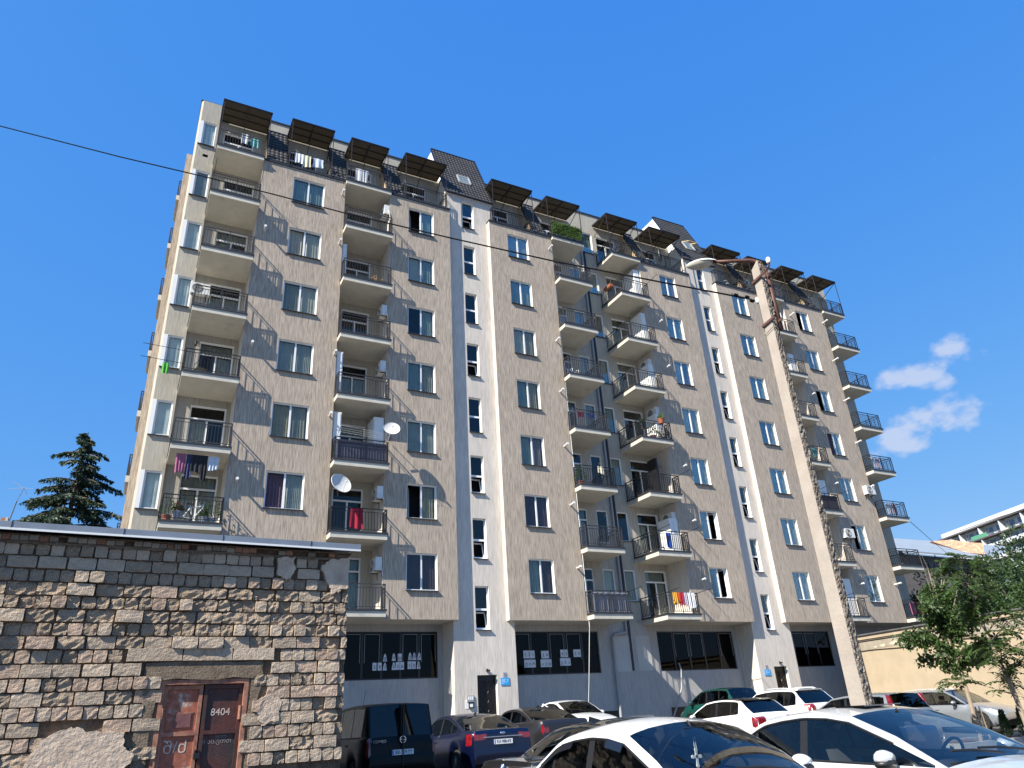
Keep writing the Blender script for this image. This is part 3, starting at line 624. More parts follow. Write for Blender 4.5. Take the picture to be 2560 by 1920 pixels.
# downpipe in the central recess
b = MB(); b.tube([(22.0, YB - .09, 28), (22.0, YB - .09, 5.35), (21.95, YB - .12, 5.2), (21.3, YB - .12, 5.12), (21.12, YB - .12, 4.95), (21.12, YB - .12, 1.0)], .07, 10); p_ = bpart(b, 'downpipe', 'pipe_grey', smooth='a')
for z in (3.0, 4.2, 7, 10, 13, 16, 19, 22, 25):
    b = MB(); b.lathe([(.07, -.05), (.085, -.05), (.085, .05), (.07, .05)], 10, (22.0 if z > 5 else 21.12, YB - (.09 if z > 5 else .12), z)); b.build('pipe_collar', 'pipe_grey', p_, (0, 0, 0))
b = MB(); b.box(22.16, 22.27, YB - .06, YB + .01, 3.45, 28); bpart(b, 'shadow_strip', 'dark_metal')  # solid dark strip painted in for the shadowed gap beside the downpipe
b = MB(); b.tube([(18.95, .06, 27.0), (18.95, -.02, 5.3), (18.98, .5, 3.0), (19.0, 1.0, 1.0)], .016, 6); bpart(b, 'drain_hose', 'pipe_white')
b = MB(); b.tube([(25.0, YB - .06, 3.75), (25.02, YB - .14, 3.4), (24.85, YB - .2, 2.6), (24.3, YB - .25, 1.7), (23.8, YB - .3, 1.0)], .04, 8); bpart(b, 'waste_hose', 'pipe_grey', smooth=True)
# house-number plates and the entry phone
mat('sign_blue', (.02, .33, .72), .4); mat('sign_grey', (.30, .30, .34), .5)
for x in (14.46, 29.50):
    b = MB(); b.box(x, x + .40, YS - .025, YS + .0, 2.96, 3.25); p_ = bpart(b, 'address_plate', 'sign_blue')
    b = MB()
    for i, w in enumerate((.2, .15, .22, .12)): b.box(x + .04, x + .04 + w, YS - .028, YS - .0245, 3.18 - i * .05, 3.195 - i * .05)
    b.build('address_line', 'white_paint', p_, (0, 0, 0)); lettering('7', .15, 'white_paint', p_, (x + .32, YS - .027, 3.12), (R(90), 0, 0))
    b = MB(); b.box(x + .12, x + .28, YS - .02, YS, 3.255, 3.46); p_ = bpart(b, 'notice_plate', 'sign_grey'); lettering('1', .17, 'ink', p_, (x + .2, YS - .022, 3.355), (R(90), 0, 0))
b = MB(); b.box(12.88, 13.18, YS - .05, YS, 2.38, 2.62); p_ = bpart(b, 'entry_phone', 'pipe_grey')
b = MB(); b.box(12.95, 13.18, YS - .06, YS, 2.14, 2.37); b.build('keypad_box', 'dark_metal', p_, (0, 0, 0))
b = MB(); b.box(12.80, 12.95, YS - .01, YS, 2.12, 2.45); b.box(12.99, 13.12, YS - .07, YS - .06, 2.18, 2.30); b.build('notice', 'white_paint', p_, (0, 0, 0))
b = MB()
for i in range(3): b.box(12.92 + i * .085, 12.98 + i * .085, YS - .058, YS - .05, 2.45, 2.58)
b.build('button', 'white_paint', p_, (0, 0, 0))
# ------------------------------------------------------------------ stone shed (front left)
SA = R(3.39); SP = (-.80, -15.52, 0.0)
def stonemat(name, col, col2, bump, bs, dist, var):
    M = mat(name, col, .95, var=var, vscale=9, bump=bump, bscale=bs, bdist=dist, col2=col2, c2scale=4, c2lo=.45, c2hi=.7, rnd=.16, spec=.1); return M
stonemat('tuff_rough', (.51, .40, .295), (.38, .29, .205), 1.0, 34, .10, .28); stonemat('tuff_smooth', (.48, .385, .29), (.39, .30, .22), .9, 22, .05, .2); stonemat('tuff_pink', (.46, .34, .255), (.37, .27, .195), .9, 22, .05, .2)
mat('mortar', (.30, .235, .175), .95, var=.25, vscale=8, bump=1.0, bscale=28, bdist=.13, spec=.1, col2=(.20, .15, .11), c2scale=3); mat('render_patch', (.57, .445, .335), .92, var=.12, vscale=5, bump=.9, bscale=9, bdist=.05, col2=(.44, .335, .25), c2scale=3.5, c2lo=.48, c2hi=.68)
mat('zinc', (.24, .27, .31), .5, .3, var=.12, vscale=3); mat('brick_grey', (.26, .22, .17), .9, rnd=.35, var=.2, vscale=10, bump=.5); mat('brick_red', (.28, .14, .09), .9, rnd=.2, var=.2, vscale=10, bump=.5)
SH = thing('stone_shed', 'rough tuff stone shed with grey metal roof edge and rusty double door', 'shed', SP, SA)
b = MB(); DX0, DX1, DZ = 1.46, 2.82, 2.46
wall_grid(b, -4.0, 4.46, -.2, 4.64, .040, [(DX0, DX1, .15, DZ)], .25)
b.quad((4.46, .040, -.2), (4.46, 9, -.2), (4.46, 9, 4.64), (4.46, .040, 4.64)); b.quad((-4, 9, -.2), (-4, .040, -.2), (-4, .040, 4.64), (-4, 9, 4.64)); b.quad((-4, 9, -.2), (4.46, 9, -.2), (4.46, 9, 4.64), (-4, 9, 4.64))
mat('joint_mortar_shaded', (.21, .15, .105), .95, var=.35, vscale=6, bump=1.0, bscale=30, bdist=.08, spec=.05, col2=(.38, .29, .21), c2scale=1.6, c2lo=.5, c2hi=.62)  # mortar copy darkened, shade of the deep joints put into its colour
b.build('wall_core', ['joint_mortar_shaded', 'joint_mortar_shaded'], SH, (0, 0, 0))
STV = {}
def stone_mesh(w, h, v, kind):
    def mk():
        rr = random.Random(v * 31 + int(w * 100)); bb = MB(); nx = (6 if w > .3 else 4) if kind == 'tuff_rough' else (4 if w > .3 else 3); nz = 4 if kind == 'tuff_rough' else 3; d = .11
        amp = {'tuff_rough': .014, 'tuff_smooth': .005, 'tuff_pink': .006}[kind]; rc = .007 if kind != 'tuff_rough' else .014
        P = {}
        for j in range(nz + 1):
            for i in range(nx + 1):
                u = i / nx; t = j / nz; edge = (i in (0, nx)) + (j in (0, nz))
                x = (u - .5) * w; z = t * h; y = rr.uniform(-amp, amp) + (.002 * edge if edge else 0)
                if edge: x += rr.uniform(-1, 1) * rc * .45 * (1 if i not in (0, nx) else 1) - (rc * .3 if i == nx else -rc * .3 if i == 0 else 0); z += rr.uniform(-1, 1) * rc * .4 - (rc * .25 if j == nz else -rc * .25 if j == 0 else 0)
                if edge == 2: x -= math.copysign(rc * .5, x); z -= math.copysign(rc * .4, z - h / 2)
                P[i, j] = len(bb.v); bb.v.append((x, y, z))
        for j in range(nz):
            for i in range(nx): bb.f.append([P[i, j], P[i + 1, j], P[i + 1, j + 1], P[i, j + 1]]); bb.m.append(0)
        ring = [P[i, 0] for i in range(nx + 1)] + [P[nx, j] for j in range(1, nz + 1)] + [P[i, nz] for i in range(nx - 1, -1, -1)] + [P[0, j] for j in range(nz - 1, 0, -1)]
        o_ = len(bb.v)
        for r_ in ring: x, y, z = bb.v[r_]; bb.v.append((x * .99, d, z))
        n = len(ring)
        for i in range(n): bb.f.append([ring[(i + 1) % n], ring[i], o_ + i, o_ + (i + 1) % n]); bb.m.append(0)
        return bb.mesh('stone', kind, False)
    return cached(('st', round(w, 2), v, kind), mk)
srr = random.Random(11); stones = []
RENDER_ZONES = [lambda s, z: z < 1.84 and -.05 < s < 1.25 and z > 1.15 and not (s > .75 and z > 1.76), lambda s, z: s > 3.95 and 3.95 < z < 4.52 and (s - 3.95) * 1.3 > 4.2 - z, lambda s, z: 3.1 < s < 3.45 and 4.12 < z < 4.5,
                lambda s, z: 2.86 < s < 3.35 and 1.7 < z < 2.2 and s > 3.0, lambda s, z: 1.3 < s < 3.0 and 2.47 < z < 2.73]
for i in range(5, 17):
    z0 = 1.13 + .2 * i; long_ = i % 2 == 1; w = .405 if long_ else .2045; s = -1.5 + (srr.random() * .1) + (.12 if long_ else 0)
    if i > 16: continue
    while s < 4.44:
        ww = min(w * srr.uniform(.95, 1.05), 4.47 - s); c = s + ww / 2
        if ww > .1 and not (.86 < c < 3.24 and 2.72 < z0 + .1 < 2.97) and not (1.36 < c < 2.92 and z0 < 2.4) and not any(f(c, z0 + .1) for f in RENDER_ZONES): stones.append((c, z0, ww))
        s += w
for i in range(0, 5):
    z0 = 1.13 + .2 * i - 0.0; long_ = i % 2 == 1; w = .405 if long_ else .2045; s = -1.4 + (.1 if long_ else 0)
    while s < 4.44:
        ww = min(w, 4.47 - s); c = s + ww / 2
        if ww > .1 and not (1.36 < c < 2.92) and not any(f(c, z0 + .1) for f in RENDER_ZONES): stones.append((c, z0, ww))
        s += w
# the largest / most exposed 300 stones are pieces of their own, the rest one joined piece
order = sorted(range(len(stones)), key=lambda i: (stones[i][2] < .3, stones[i][1] < 1.3, -stones[i][1]))
keep = set(order[:300]); rest = MB()
for i, (c, z0, ww) in enumerate(stones):
    rough = srr.random() < (.80 if z0 > 3.1 and z0 < 4.1 else (.45 if z0 > 2.9 else .22)); kind = 'tuff_rough' if rough else srr.choice(['tuff_smooth', 'tuff_smooth', 'tuff_pink'])
    if z0 > 4.1: kind = srr.choice(['tuff_smooth', 'tuff_rough', 'tuff_smooth'])
    proud = srr.uniform(-.012, .012) + (srr.choice([0, 0, .022]) if rough else srr.choice([-.02, -.01, 0, 0])); wr = .40 if ww > .3 else .2
    if not rough and 2.9 < z0 < 4.1 and srr.random() < .55: proud -= srr.uniform(.03, .06)
    me = stone_mesh(wr - .008, .189, srr.randrange(7), kind)
    if i in keep: o = ob('stone', me, SH, (c, proud - .005, z0 + .007)); o.scale = (ww / wr * srr.uniform(.96, 1.0), 1, srr.uniform(.93, 1.0)); o.rotation_euler = (0, srr.uniform(-.025, .025), srr.uniform(-.02, .02))
    else:
        rest.add([(v.co.x * ww / wr + c, v.co.y + proud, v.co.z + z0 + .007) for v in me.vertices], [tuple(p.vertices) for p in me.polygons])
if rest.f: rest.build('stone_infill', 'tuff_smooth', SH, (0, 0, 0), kind='stuff')
# lintel blocks
for a, b_ in ((.91, 1.72), (1.73, 2.50), (2.51, 3.19)):
    b = MB(); b.prism([(a, 2.75), (b_, 2.75), (b_ - .005, 2.94), (a + .01, 2.945)], -.025, .1); b.build('lintel', 'tuff_smooth', SH, (0, 0, 0))
# render patches that still cling to the wall
def patch(poly, y0, name='render_patch', mname='render_patch', n=2):
    """lumpy sheet with ragged rim"""
    rr = random.Random(int(poly[0][0] * 100)); pts = []
    for i in range(len(poly)):
        a = Vector(poly[i]); c = Vector(poly[(i + 1) % len(poly)])
        for j in range(5): q = a.lerp(c, j / 5); pts.append((q.x + rr.uniform(-.025, .025), q.y + rr.uniform(-.025, .025)))
    b = MB(); b.prism(pts, y0, .06); return b.build(name, mname, SH, (0, 0, 0))
patch([(-.04, 1.70), (.32, 1.86), (.55, 1.76), (1.02, 1.76), (1.05, 1.55), (1.24, 1.42), (1.05, 1.18), (.4, 1.1), (-.1, 1.05), (-.2, 1.3)], -.045)
patch([(3.93, 4.36), (4.1, 4.52), (4.45, 4.55), (4.44, 4.0), (4.3, 3.96), (4.18, 3.87), (4.05, 4.1)], -.05)
patch([(3.10, 4.50), (3.42, 4.50), (3.43, 4.3), (3.38, 4.12), (3.30, 4.10), (3.12, 4.18)], -.055)
patch([(3.02, 2.15), (3.2, 2.22), (3.36, 2.1), (3.34, 1.8), (3.1, 1.72), (2.98, 1.9)], -.02)
patch([(1.2, 2.73), (3.0, 2.73), (3.05, 2.5), (2.86, 2.47), (1.4, 2.47), (1.22, 2.2)], .0, mname='mortar')
patch([(2.86, 2.5), (3.0, 2.5), (2.98, 1.6), (3.05, 1.0), (2.86, 1.0)], .01, mname='mortar'); patch([(1.2, 2.1), (1.40, 2.45), (1.40, 1.0), (1.18, 1.0)], .01, mname='mortar')
# course of thin bricks under the roof edge
bm_ = {}
s = -1.5; j = 0
while s < 4.4:
    w = srr.uniform(.11, .145); kind = 'brick_red' if srr.random() < .25 else 'brick_grey'
    if srr.random() < .72:
        me = cached(('ebrick', kind), lambda: (lambda q: (q.box(-.5, .5, 0, .12, 0, .075), q.mesh('brick', kind))[1])(MB()))
        o = ob('brick', me, SH, (s + w / 2, srr.uniform(-.075, -.03), 4.545 + srr.uniform(-.004, .01))); o.scale = (w * .93, 1, 1)
    s += w
b = MB(); b.box(-4, 4.5, -.02, .3, 4.50, 4.545); b.box(-4, 4.5, -.03, .3, 4.63, 4.655); b.build('eaves_bed', 'mortar', SH, (0, 0, 0))
b = MB(); b.prism([(-.23, 4.675), (-.23, 4.785), (-.215, 4.79), (9.0, 4.80), (9.0, 4.79), (-.215, 4.78), (-.215, 4.69), (-.19, 4.66), (-.22, 4.655)], -4.1, 4.61, 0, 'x'); fl = b.build('roof_flashing', 'zinc', SH, (0, 0, 0))
b = MB()
for x in (-1.0, .55, 2.1, 3.65): b.box(x, x + .012, -.236, -.215, 4.68, 4.79)
b.build('seam', 'ridge_metal', fl, (0, 0, 0), kind='stuff')
b = MB(); b.box(-4.1, 4.612, -.236, -.2305, 4.655, 4.688); b.build('drip_lip', 'white_paint', fl, (0, 0, 0))
# rusty double door
mat('rust_paint', (.30, .095, .055), .7, col2=(.42, .33, .27), c2scale=3.2, c2lo=.56, c2hi=.66, var=.3, vscale=12, bump=.3, bscale=30); mat('rust_dark', (.075, .022, .016), .6, col2=(.03, .022, .02), c2scale=2.5, c2lo=.45, c2hi=.65, var=.4, vscale=10, bump=.3, bscale=30)
mat('rust_frame', (.33, .15, .095), .75, var=.3, vscale=12, col2=(.20, .07, .05), c2scale=5); mat('chalk', (.50, .40, .34), .9, var=.4, vscale=18); mat('chalk_dim', (.20, .18, .18), .9); mat('rust_plate', (.17, .07, .065), .6, var=.25, vscale=10)
b = MB(); b.box(DX0, DX0 + .07, .02, .16, .15, DZ); b.box(DX1 - .07, DX1, .02, .16, .15, DZ); b.box(DX0 + .07, DX1 - .07, .02, .16, DZ - .07, DZ); DR = b.build('door', 'rust_frame', SH, (0, 0, 0))
b = MB(); b.box(DX0 + .07, DX1 - .07, DZ * 0 + .021, .15, DZ - .062, DZ + .002); 
xm = 2.13
for x0_, x1_, nm, mf, mp_ in ((DX0 + .075, xm - .012, 'l', 'rust_frame', 'rust_paint'), (xm + .012, DX1 - .075, 'r', 'rust_dark', 'rust_dark')):
    lf = MB(); lf.box(x0_, x1_, .10, .13, .2, DZ - .08); leaf = lf.build('door_leaf', mp_, DR, (0, 0, 0))
    if nm == 'r': leaf['label'] = 'dark charred right door leaf with chalk numbers'
    fr = MB()
    for xx in (x0_, x1_ - .055): fr.box(xx, xx + .055, .07, .10, .2, DZ - .08)
    for zz in (.2, 1.64, DZ - .14): fr.box(x0_ + .055, x1_ - .055, .071, .10, zz, zz + .06)
    fr.build('leaf_frame', mf, leaf, (0, 0, 0))
    if nm == 'l':
        q = MB(); q.box(1.74, 1.98, .085, .10, 1.76, 1.96); q.build('small_plate', 'rust_plate', leaf, (0, 0, 0)); q = MB(); q.box(1.70, 2.01, .09, .1, 1.96, 1.985); q.build('plate_rim', 'rust_frame', leaf, (0, 0, 0))
        lettering('შ/ძ', .24, 'chalk', leaf, (1.80, .098, 1.47), (R(90), 0, 0))
    else:
        lettering('8404', .155, 'chalk', leaf, (2.425, .098, 1.96), (R(90), 0, 0), sx=1.0); lettering('4 ას.ვთთ', .10, 'chalk_dim', leaf, (2.42, .098, 1.53), (R(90), 0, 0)); lettering('ვთო', .08, 'chalk_dim', leaf, (2.47, .098, 1.60), (R(90), 0, 0))
for x in (DX0 + .085, DX1 - .10):
    q = MB(); q.tube([(x, .05, 1.84), (x, .04, 2.05)], .026, 8); q.build('hinge', 'rust_frame', DR, (0, 0, 0))
b = MB(); b.box(xm - .05, xm + .04, .03, .09, 1.30, 1.38); b.tube([(xm - .035, .06, 1.38), (xm - .035, .06, 1.42), (xm + .02, .06, 1.42), (xm + .02, .06, 1.38)], .01, 6); b.build('padlock', 'door_black', DR, (0, 0, 0))
b = MB(); b.box(xm - .012, xm + .012, .12, .14, .2, DZ - .08); b.build('gap', 'room_dark', DR, (0, 0, 0))  # near-black strip stands in for the dark slot between the leaves

# ------------------------------------------------------------------ right-hand yard wall building
mat('ochre_render', (.40, .322, .222), .92, var=.10, vscale=1.3, col2=(.31, .255, .185), c2scale=.55, c2lo=.55, c2hi=.75, bump=.2, bscale=25); mat('felt', (.10, .10, .105), .9, var=.3); mat('graffiti_door', (.68, .68, .70), .6, col2=(.30, .30, .34), c2scale=5, c2lo=.55, c2hi=.6)
P0 = Vector((34.9, -1.0)); P1 = Vector((31.2, -26.0)); dv = (P1 - P0).normalized(); WLEN = (P1 - P0).length; wang = math.atan2(dv.y, dv.x)
YW = thing('yard_building', 'low ochre rendered outbuilding with flaking cornice beside the car park', 'outbuilding', (P0.x, P0.y, 0), wang)
hy = [(9.6, 11.1, .2, 2.75)]
b = MB()
def flip(mb):
    return mb
wall_grid(b, 0, WLEN, 0, 4.62, 0, hy, .3, 0, 0)
b.quad((0, 10, 0), (0, 0, 0), (0, 0, 4.62), (0, 10, 4.62)); b.quad((0, 0, 4.6), (WLEN, 0, 4.6), (WLEN, 10, 4.6), (0, 10, 4.6))
flip(b).build('wall', 'ochre_render', YW, (0, 0, 0))
b = MB(); b.box(-.1, WLEN, -.12, .1, 4.42, 4.62); b.box(-.1, WLEN, -.07, .0, 4.36, 4.42); flip(b).build('cornice', 'ochre_render', YW, (0, 0, 0))
mat('frieze_grey', (.30, .262, .205), .92, var=.2, vscale=2); b = MB(); b.box(.0, WLEN, -.008, .002, 3.92, 4.36); b.build('frieze', 'frieze_grey', YW, (0, 0, 0))
b = MB(); b.box(-.15, WLEN, -.2, 10, 4.62, 4.68); flip(b).build('roof_felt', 'felt', YW, (0, 0, 0))
b = MB(); b.tube([(x, -.03, 3.86 + .03 * math.sin(x * 1.3) - .01 * x) for x in [i * .5 for i in range(20)]], .015, 5); flip(b).build('cable', 'cable_black', YW, (0, 0, 0))
b = MB(); b.box(9.62, 11.08, .2, .24, .2, 2.73); d_ = flip(b).build('door', 'graffiti_door', YW, (0, 0, 0))
mat('old_paint', (.56, .47, .35), .9, var=.2, vscale=6)
for x, z, w, h in ((2.1, 4.02, .5, .16), (2.9, 4.06, .7, .2), (1.6, 4.0, .25, .1)):
    rr = random.Random(int(x * 10)); b = MB(); b.prism([(x + w * .5 * math.cos(a) * rr.uniform(.6, 1.1), z + h * .5 * math.sin(a) * rr.uniform(.5, 1.1)) for a in [i * .5 for i in range(12)]], -.016, -.006); flip(b).build('flaked_patch', 'old_paint', YW, (0, 0, 0))

# ------------------------------------------------------------------ buildings beyond
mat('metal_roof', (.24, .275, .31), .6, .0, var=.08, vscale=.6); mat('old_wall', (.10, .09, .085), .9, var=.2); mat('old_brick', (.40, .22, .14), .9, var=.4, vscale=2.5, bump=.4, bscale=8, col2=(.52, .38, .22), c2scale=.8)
OH = thing('old_house', 'dark old house with pale sheet metal roof behind the trees', 'house', (100, 15, 0), world_parts=True)
pr = [Vector((57.0, 13.0, 13.6)), Vector((60.0, 3.0, 12.1)), Vector((66, 3.5, 12.9)), Vector((62, 14, 15.2))]
a_ = at(2222, 1345, 122); c_ = at(2475, 1394, 108); d_ = at(2240, 1374, 102); e_ = at(2548, 1368, 138)
b = MB()
for i in range(12):      # standing-seam sheets
    t0 = i / 12; t1 = (i + 1) / 12; p = d_.lerp(c_, t0); q = d_.lerp(c_, t1); u = a_.lerp(e_, t0); w = a_.lerp(e_, t1); up = Vector((0, 0, .02 if i % 2 else 0))
    b.quad(p + up, q + up, w + up, u + up)
dn = Vector((0, 0, -.25)); b.quad(d_ + dn, c_ + dn, c_, d_); b.build('roof', 'metal_roof', OH)
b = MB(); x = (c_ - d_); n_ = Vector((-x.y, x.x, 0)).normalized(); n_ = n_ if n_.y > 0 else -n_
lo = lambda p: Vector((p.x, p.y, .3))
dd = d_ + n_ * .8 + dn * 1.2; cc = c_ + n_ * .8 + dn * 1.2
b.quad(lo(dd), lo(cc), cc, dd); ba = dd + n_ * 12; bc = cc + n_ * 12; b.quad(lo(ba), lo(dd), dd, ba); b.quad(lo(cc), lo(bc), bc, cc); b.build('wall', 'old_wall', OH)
b = MB(); b.tube([d_ + Vector((0, 0, -.3)), c_ + Vector((0, 0, -.45))], .07, 6); b.build('gutter', 'pipe_white', OH)
for f in (.2, .45, .7):
    p = lo(dd).lerp(lo(cc), f) - n_ * .02; u = x.normalized(); w = MB(); w.quad(p + Vector((0, 0, 5)), p + u * 1.1 + Vector((0, 0, 5)), p + u * 1.1 + Vector((0, 0, 6.6)), p + Vector((0, 0, 6.6)), 0); wn = w.build('window', 'upvc', OH)
    w = MB(); w.quad(p - n_ * .02 + u * .1 + Vector((0, 0, 5.1)), p - n_ * .02 + u + Vector((0, 0, 5.1)), p - n_ * .02 + u + Vector((0, 0, 6.5)), p - n_ * .02 + u * .1 + Vector((0, 0, 6.5))); w.build('pane', 'pane_stair', wn, (0, 0, 0))
def wedge(name, pts, thick, mname, parent):
    b = MB(); f = [Vector(p) for p in pts]; bk = [p + thick for p in f]; n = len(f); o = len(b.v); b.v += [tuple(p) for p in f + bk]
    b.f.append(list(range(n))[::-1]); b.m.append(0); b.f.append([n + i for i in range(n)]); b.m.append(0)
    for i in range(n): j = (i + 1) % n; b.f.append([i, j, n + j, n + i]); b.m.append(0)
    return b.build(name, mname, parent)
wedge('gable_brickwork', [at(2328, 1353, 121), at(2415, 1381, 112), at(2462, 1386, 110), at(2457, 1358, 112), at(2412, 1355, 115), at(2380, 1349, 118), at(2345, 1352, 121)], Vector((1.5, 1.5, 0)), 'old_brick', OH)
# far white apartment block
mat('far_white', (.62, .63, .64), .7); mat('far_wall', (.50, .51, .46), .8, var=.05); mat('far_glass', (.10, .13, .19), .08, spec=.8); mat('far_green', (.10, .30, .18), .6)
FB = thing('far_apartment_block', 'distant white apartment block with balconies and glass doors on the right', 'building', (210, 90, 0), world_parts=True)
fa = Vector(at(2352, 1337, 225)); fb = Vector(at(2600, 1266, 188)); u = (fb - fa); u.z = 0; ln = u.length; u.normalize(); nf = Vector((u.y, -u.x, 0)); nf = nf if nf.dot(CAM - fa) > 0 else -nf
ZT = fa.z
def fp(s, z, d=0.): return fa + u * s + nf * d + Vector((0, 0, z - ZT))
def fbox(b, s0, s1, d0, d1, z0, z1):
    p = [fp(s0, z0, d0), fp(s1, z0, d0), fp(s1, z0, d1), fp(s0, z0, d1), fp(s0, z1, d0), fp(s1, z1, d0), fp(s1, z1, d1), fp(s0, z1, d1)]
    b.add(p, [(0, 3, 2, 1), (4, 5, 6, 7), (0, 1, 5, 4), (1, 2, 6, 5), (2, 3, 7, 6), (3, 0, 4, 7)])
b = MB(); fbox(b, 2, ln + 20, -14, -1.6, 1, ZT - 1.3); b.build('wall', 'far_wall', FB)
b = MB(); fbox(b, 0, ln + 20, -14, 0, ZT - 1.3, ZT); b.build('roof', 'far_white', FB)
b = MB(); fbox(b, -7, ln + 20, -1.5, .3, ZT - 1.75, ZT - 1.32); b.build('eaves', 'old_wall', FB)
for st in range(4):
    z0 = ZT - 4.9 - st * 3.4; b = MB(); fbox(b, 3, ln + 20, -1.55, .3, z0 - .4, z0); b.build('balcony_slab', 'old_wall', FB)
    for j in range(11):
        s0 = 4.5 + j * 4.2
        b = MB(); fbox(b, s0, s0 + 3.0, -1.58, -1.5, z0 + .1, z0 + 2.6); w = b.build('window', 'far_white', FB)
        for q in range(2): b = MB(); fbox(b, s0 + .15 + q * 1.45, s0 + 1.5 + q * 1.4, -1.5, -1.45, z0 + .2, z0 + 2.45); b.build('pane', 'far_glass', w, (0, 0, 0))
        if j % 2 == 0: b = MB(); fbox(b, s0 + 3.3, s0 + 3.5, -1.5, .2, z0, z0 + 2.9); b.build('partition', 'far_white', FB)
    b = MB(); fbox(b, 12.5 if st == 0 else 3, 19 if st == 0 else ln + 20, .1, .22, z0, z0 + 1.1); b.build('balustrade', 'far_green' if st == 0 else 'far_white', FB)

# ------------------------------------------------------------------ concrete lamp post
mat('post_concrete', (.34, .29, .245), .9, var=.12, vscale=3, bump=.35, bscale=22, bdist=.02, col2=(.36, .33, .28), c2scale=1.2, c2lo=.5, c2hi=.75); mat('aggregate', (.20, .165, .13), .85, rnd=0, var=.75, vscale=26, bump=1.2, bscale=30, bdist=.07, col2=(.42, .37, .31), c2scale=20, c2lo=.52, c2hi=.58)
mat('rust_pipe', (.12, .055, .04), .6, .3, var=.25, vscale=6); mat('lamp_white', (.72, .72, .70), .4); mat('lamp_lens', (.50, .46, .36), .35); mat('porcelain', (.80, .79, .76), .25)
pb = Vector((10.30, -20.66, 0)); PHT = 9.65
LP = thing('lamp_post', 'leaning-looking concrete street lamp post with rusty bent arm in the car park', 'lamp post', (pb.x, pb.y, 0), R(-90))
b = MB(); w0, d0, w1, d1 = .30, .20, .19, .135
pts = [(-w0 / 2, -d0 / 2, 0), (w0 / 2, -d0 / 2, 0), (w0 / 2, d0 / 2, 0), (-w0 / 2, d0 / 2, 0), (-w1 / 2, -d1 / 2, PHT - .12), (w1 / 2, -d1 / 2, PHT + .02), (w1 / 2, d1 / 2, PHT + .02), (-w1 / 2, d1 / 2, PHT - .12)]
b.add(pts, [(0, 1, 5, 4), (2, 3, 7, 6), (3, 0, 4, 7), (4, 5, 6, 7)]); b.build('post', 'post_concrete', LP, (0, 0, 0))
b = MB(); rr = random.Random(5); nz = 210; ny = 7      # washed pebble face on the right-hand side
def agg(u_, v_):
    i = u_; z = v_ * PHT; w = w0 + (w1 - w0) * v_; d = d0 + (d1 - d0) * v_
    k = 0 if u_ in (0, 1) else rr.uniform(-.004, .024); return (w / 2 + .002 + k + (.0 if 0 < u_ < 1 else -.004), (u_ - .5) * d, z)
b.grid(agg, ny, nz); b.build('pebble_face', 'aggregate', LP, (0, 0, 0), smooth=False)
# arm: pipe strapped to the post, bent over the top towards the left
b = MB(); xa = w1 / 2 + .06; path = [(xa + .02, 0, PHT - 1.55), (xa, 0, PHT - .25)]
for i in range(9): a = i / 8 * R(88); path.append((xa - .28 * (1 - math.cos(a)), 0, PHT - .25 + .28 * math.sin(a) + .06 * i / 8))
path += [(xa - .62, 0, PHT + .115), (xa - 1.0, 0, PHT + .14)]
b.tube(path, [.045] * 2 + [.043] * (len(path) - 4) + [.036, .034], 12); arm = b.build('arm', 'rust_pipe', LP, (0, 0, 0), smooth=True); arm.rotation_euler = (0, 0, R(58))
for z in (PHT - .42, PHT - 1.42):
    q = MB(); w = w1 / 2 + .02; q.bar((-w - .01, -.1, z), (w + .09, -.1, z + .05), .02, .05); q.bar((-w - .01, .1, z), (w + .09, .1, z + .05), .02, .05); q.bar((-w - .01, -.1, z), (-w - .01, .1, z), .02, .05); q.build('clamp', 'rust_pipe', LP, (0, 0, 0))
# cobra head
lm = MB(); hx = xa - 1.0
def head(u_, v_):
    a = v_ * math.pi; ln_ = .62; w = .15 * math.sin(math.pi * min(1, u_ * .93 + .1)) ** .6; h = .085 * math.sin(math.pi * min(1, u_ * .9 + .13)) ** .7
    return (hx + .05 - u_ * ln_, math.cos(a) * w, PHT + .13 + math.sin(a) * h - .02 * u_)
lm.grid(head, 14, 10); LPm = lm.build('lamp_head', 'lamp_white', LP, (0, 0, 0), smooth=True); LPm.rotation_euler = (0, 0, R(58))
q = MB()
def lens(u_, v_):
    a = v_ * math.pi; w = .14 * math.sin(math.pi * min(1, u_ * .93 + .1)) ** .6; return (hx - .06 - u_ * .5, math.cos(a) * w, PHT + .128 - math.sin(a) * .11 * math.sin(math.pi * min(1, u_ * .9 + .08)) ** .6 - .02 * u_)
q.grid(lens, 12, 8); q.build('lens', 'lamp_lens', LPm, (0, 0, 0), smooth=True)
for x, z, s_ in ((w1 / 2 + .22, PHT - .2, 1), (-w1 / 2 - .06, PHT - .72, -1)):     # porcelain insulators
    q = MB(); q.lathe([(.0, .14), (.03, .135), (.045, .10), (.045, .02), (.03, 0), (0, 0)], 12, (x, -.02, z), (0, 0, s_)); q.build('insulator', 'porcelain', LP, (0, 0, 0), smooth=True)
    q = MB(); q.tube([(x * .5, 0, z - .1 * s_), (x, -.02, z - .05 * s_), (x, -.02, z)], .016, 6); q.build('insulator_pin', 'rust_pipe', LP, (0, 0, 0))
q = MB(); q.tube([(-.1, 0, PHT - 1.75), (-.105, -.02, PHT - 3.5), (-.14, -.02, PHT - 6.8)], .016, 6); q.tube([(-.12, -.1, PHT - 1.62), (.12, -.1, PHT - 1.55), (.12, .08, PHT - 1.6)], .006, 5); q.build('service_wire', 'cable_black', LP, (0, 0, 0), kind='stuff')
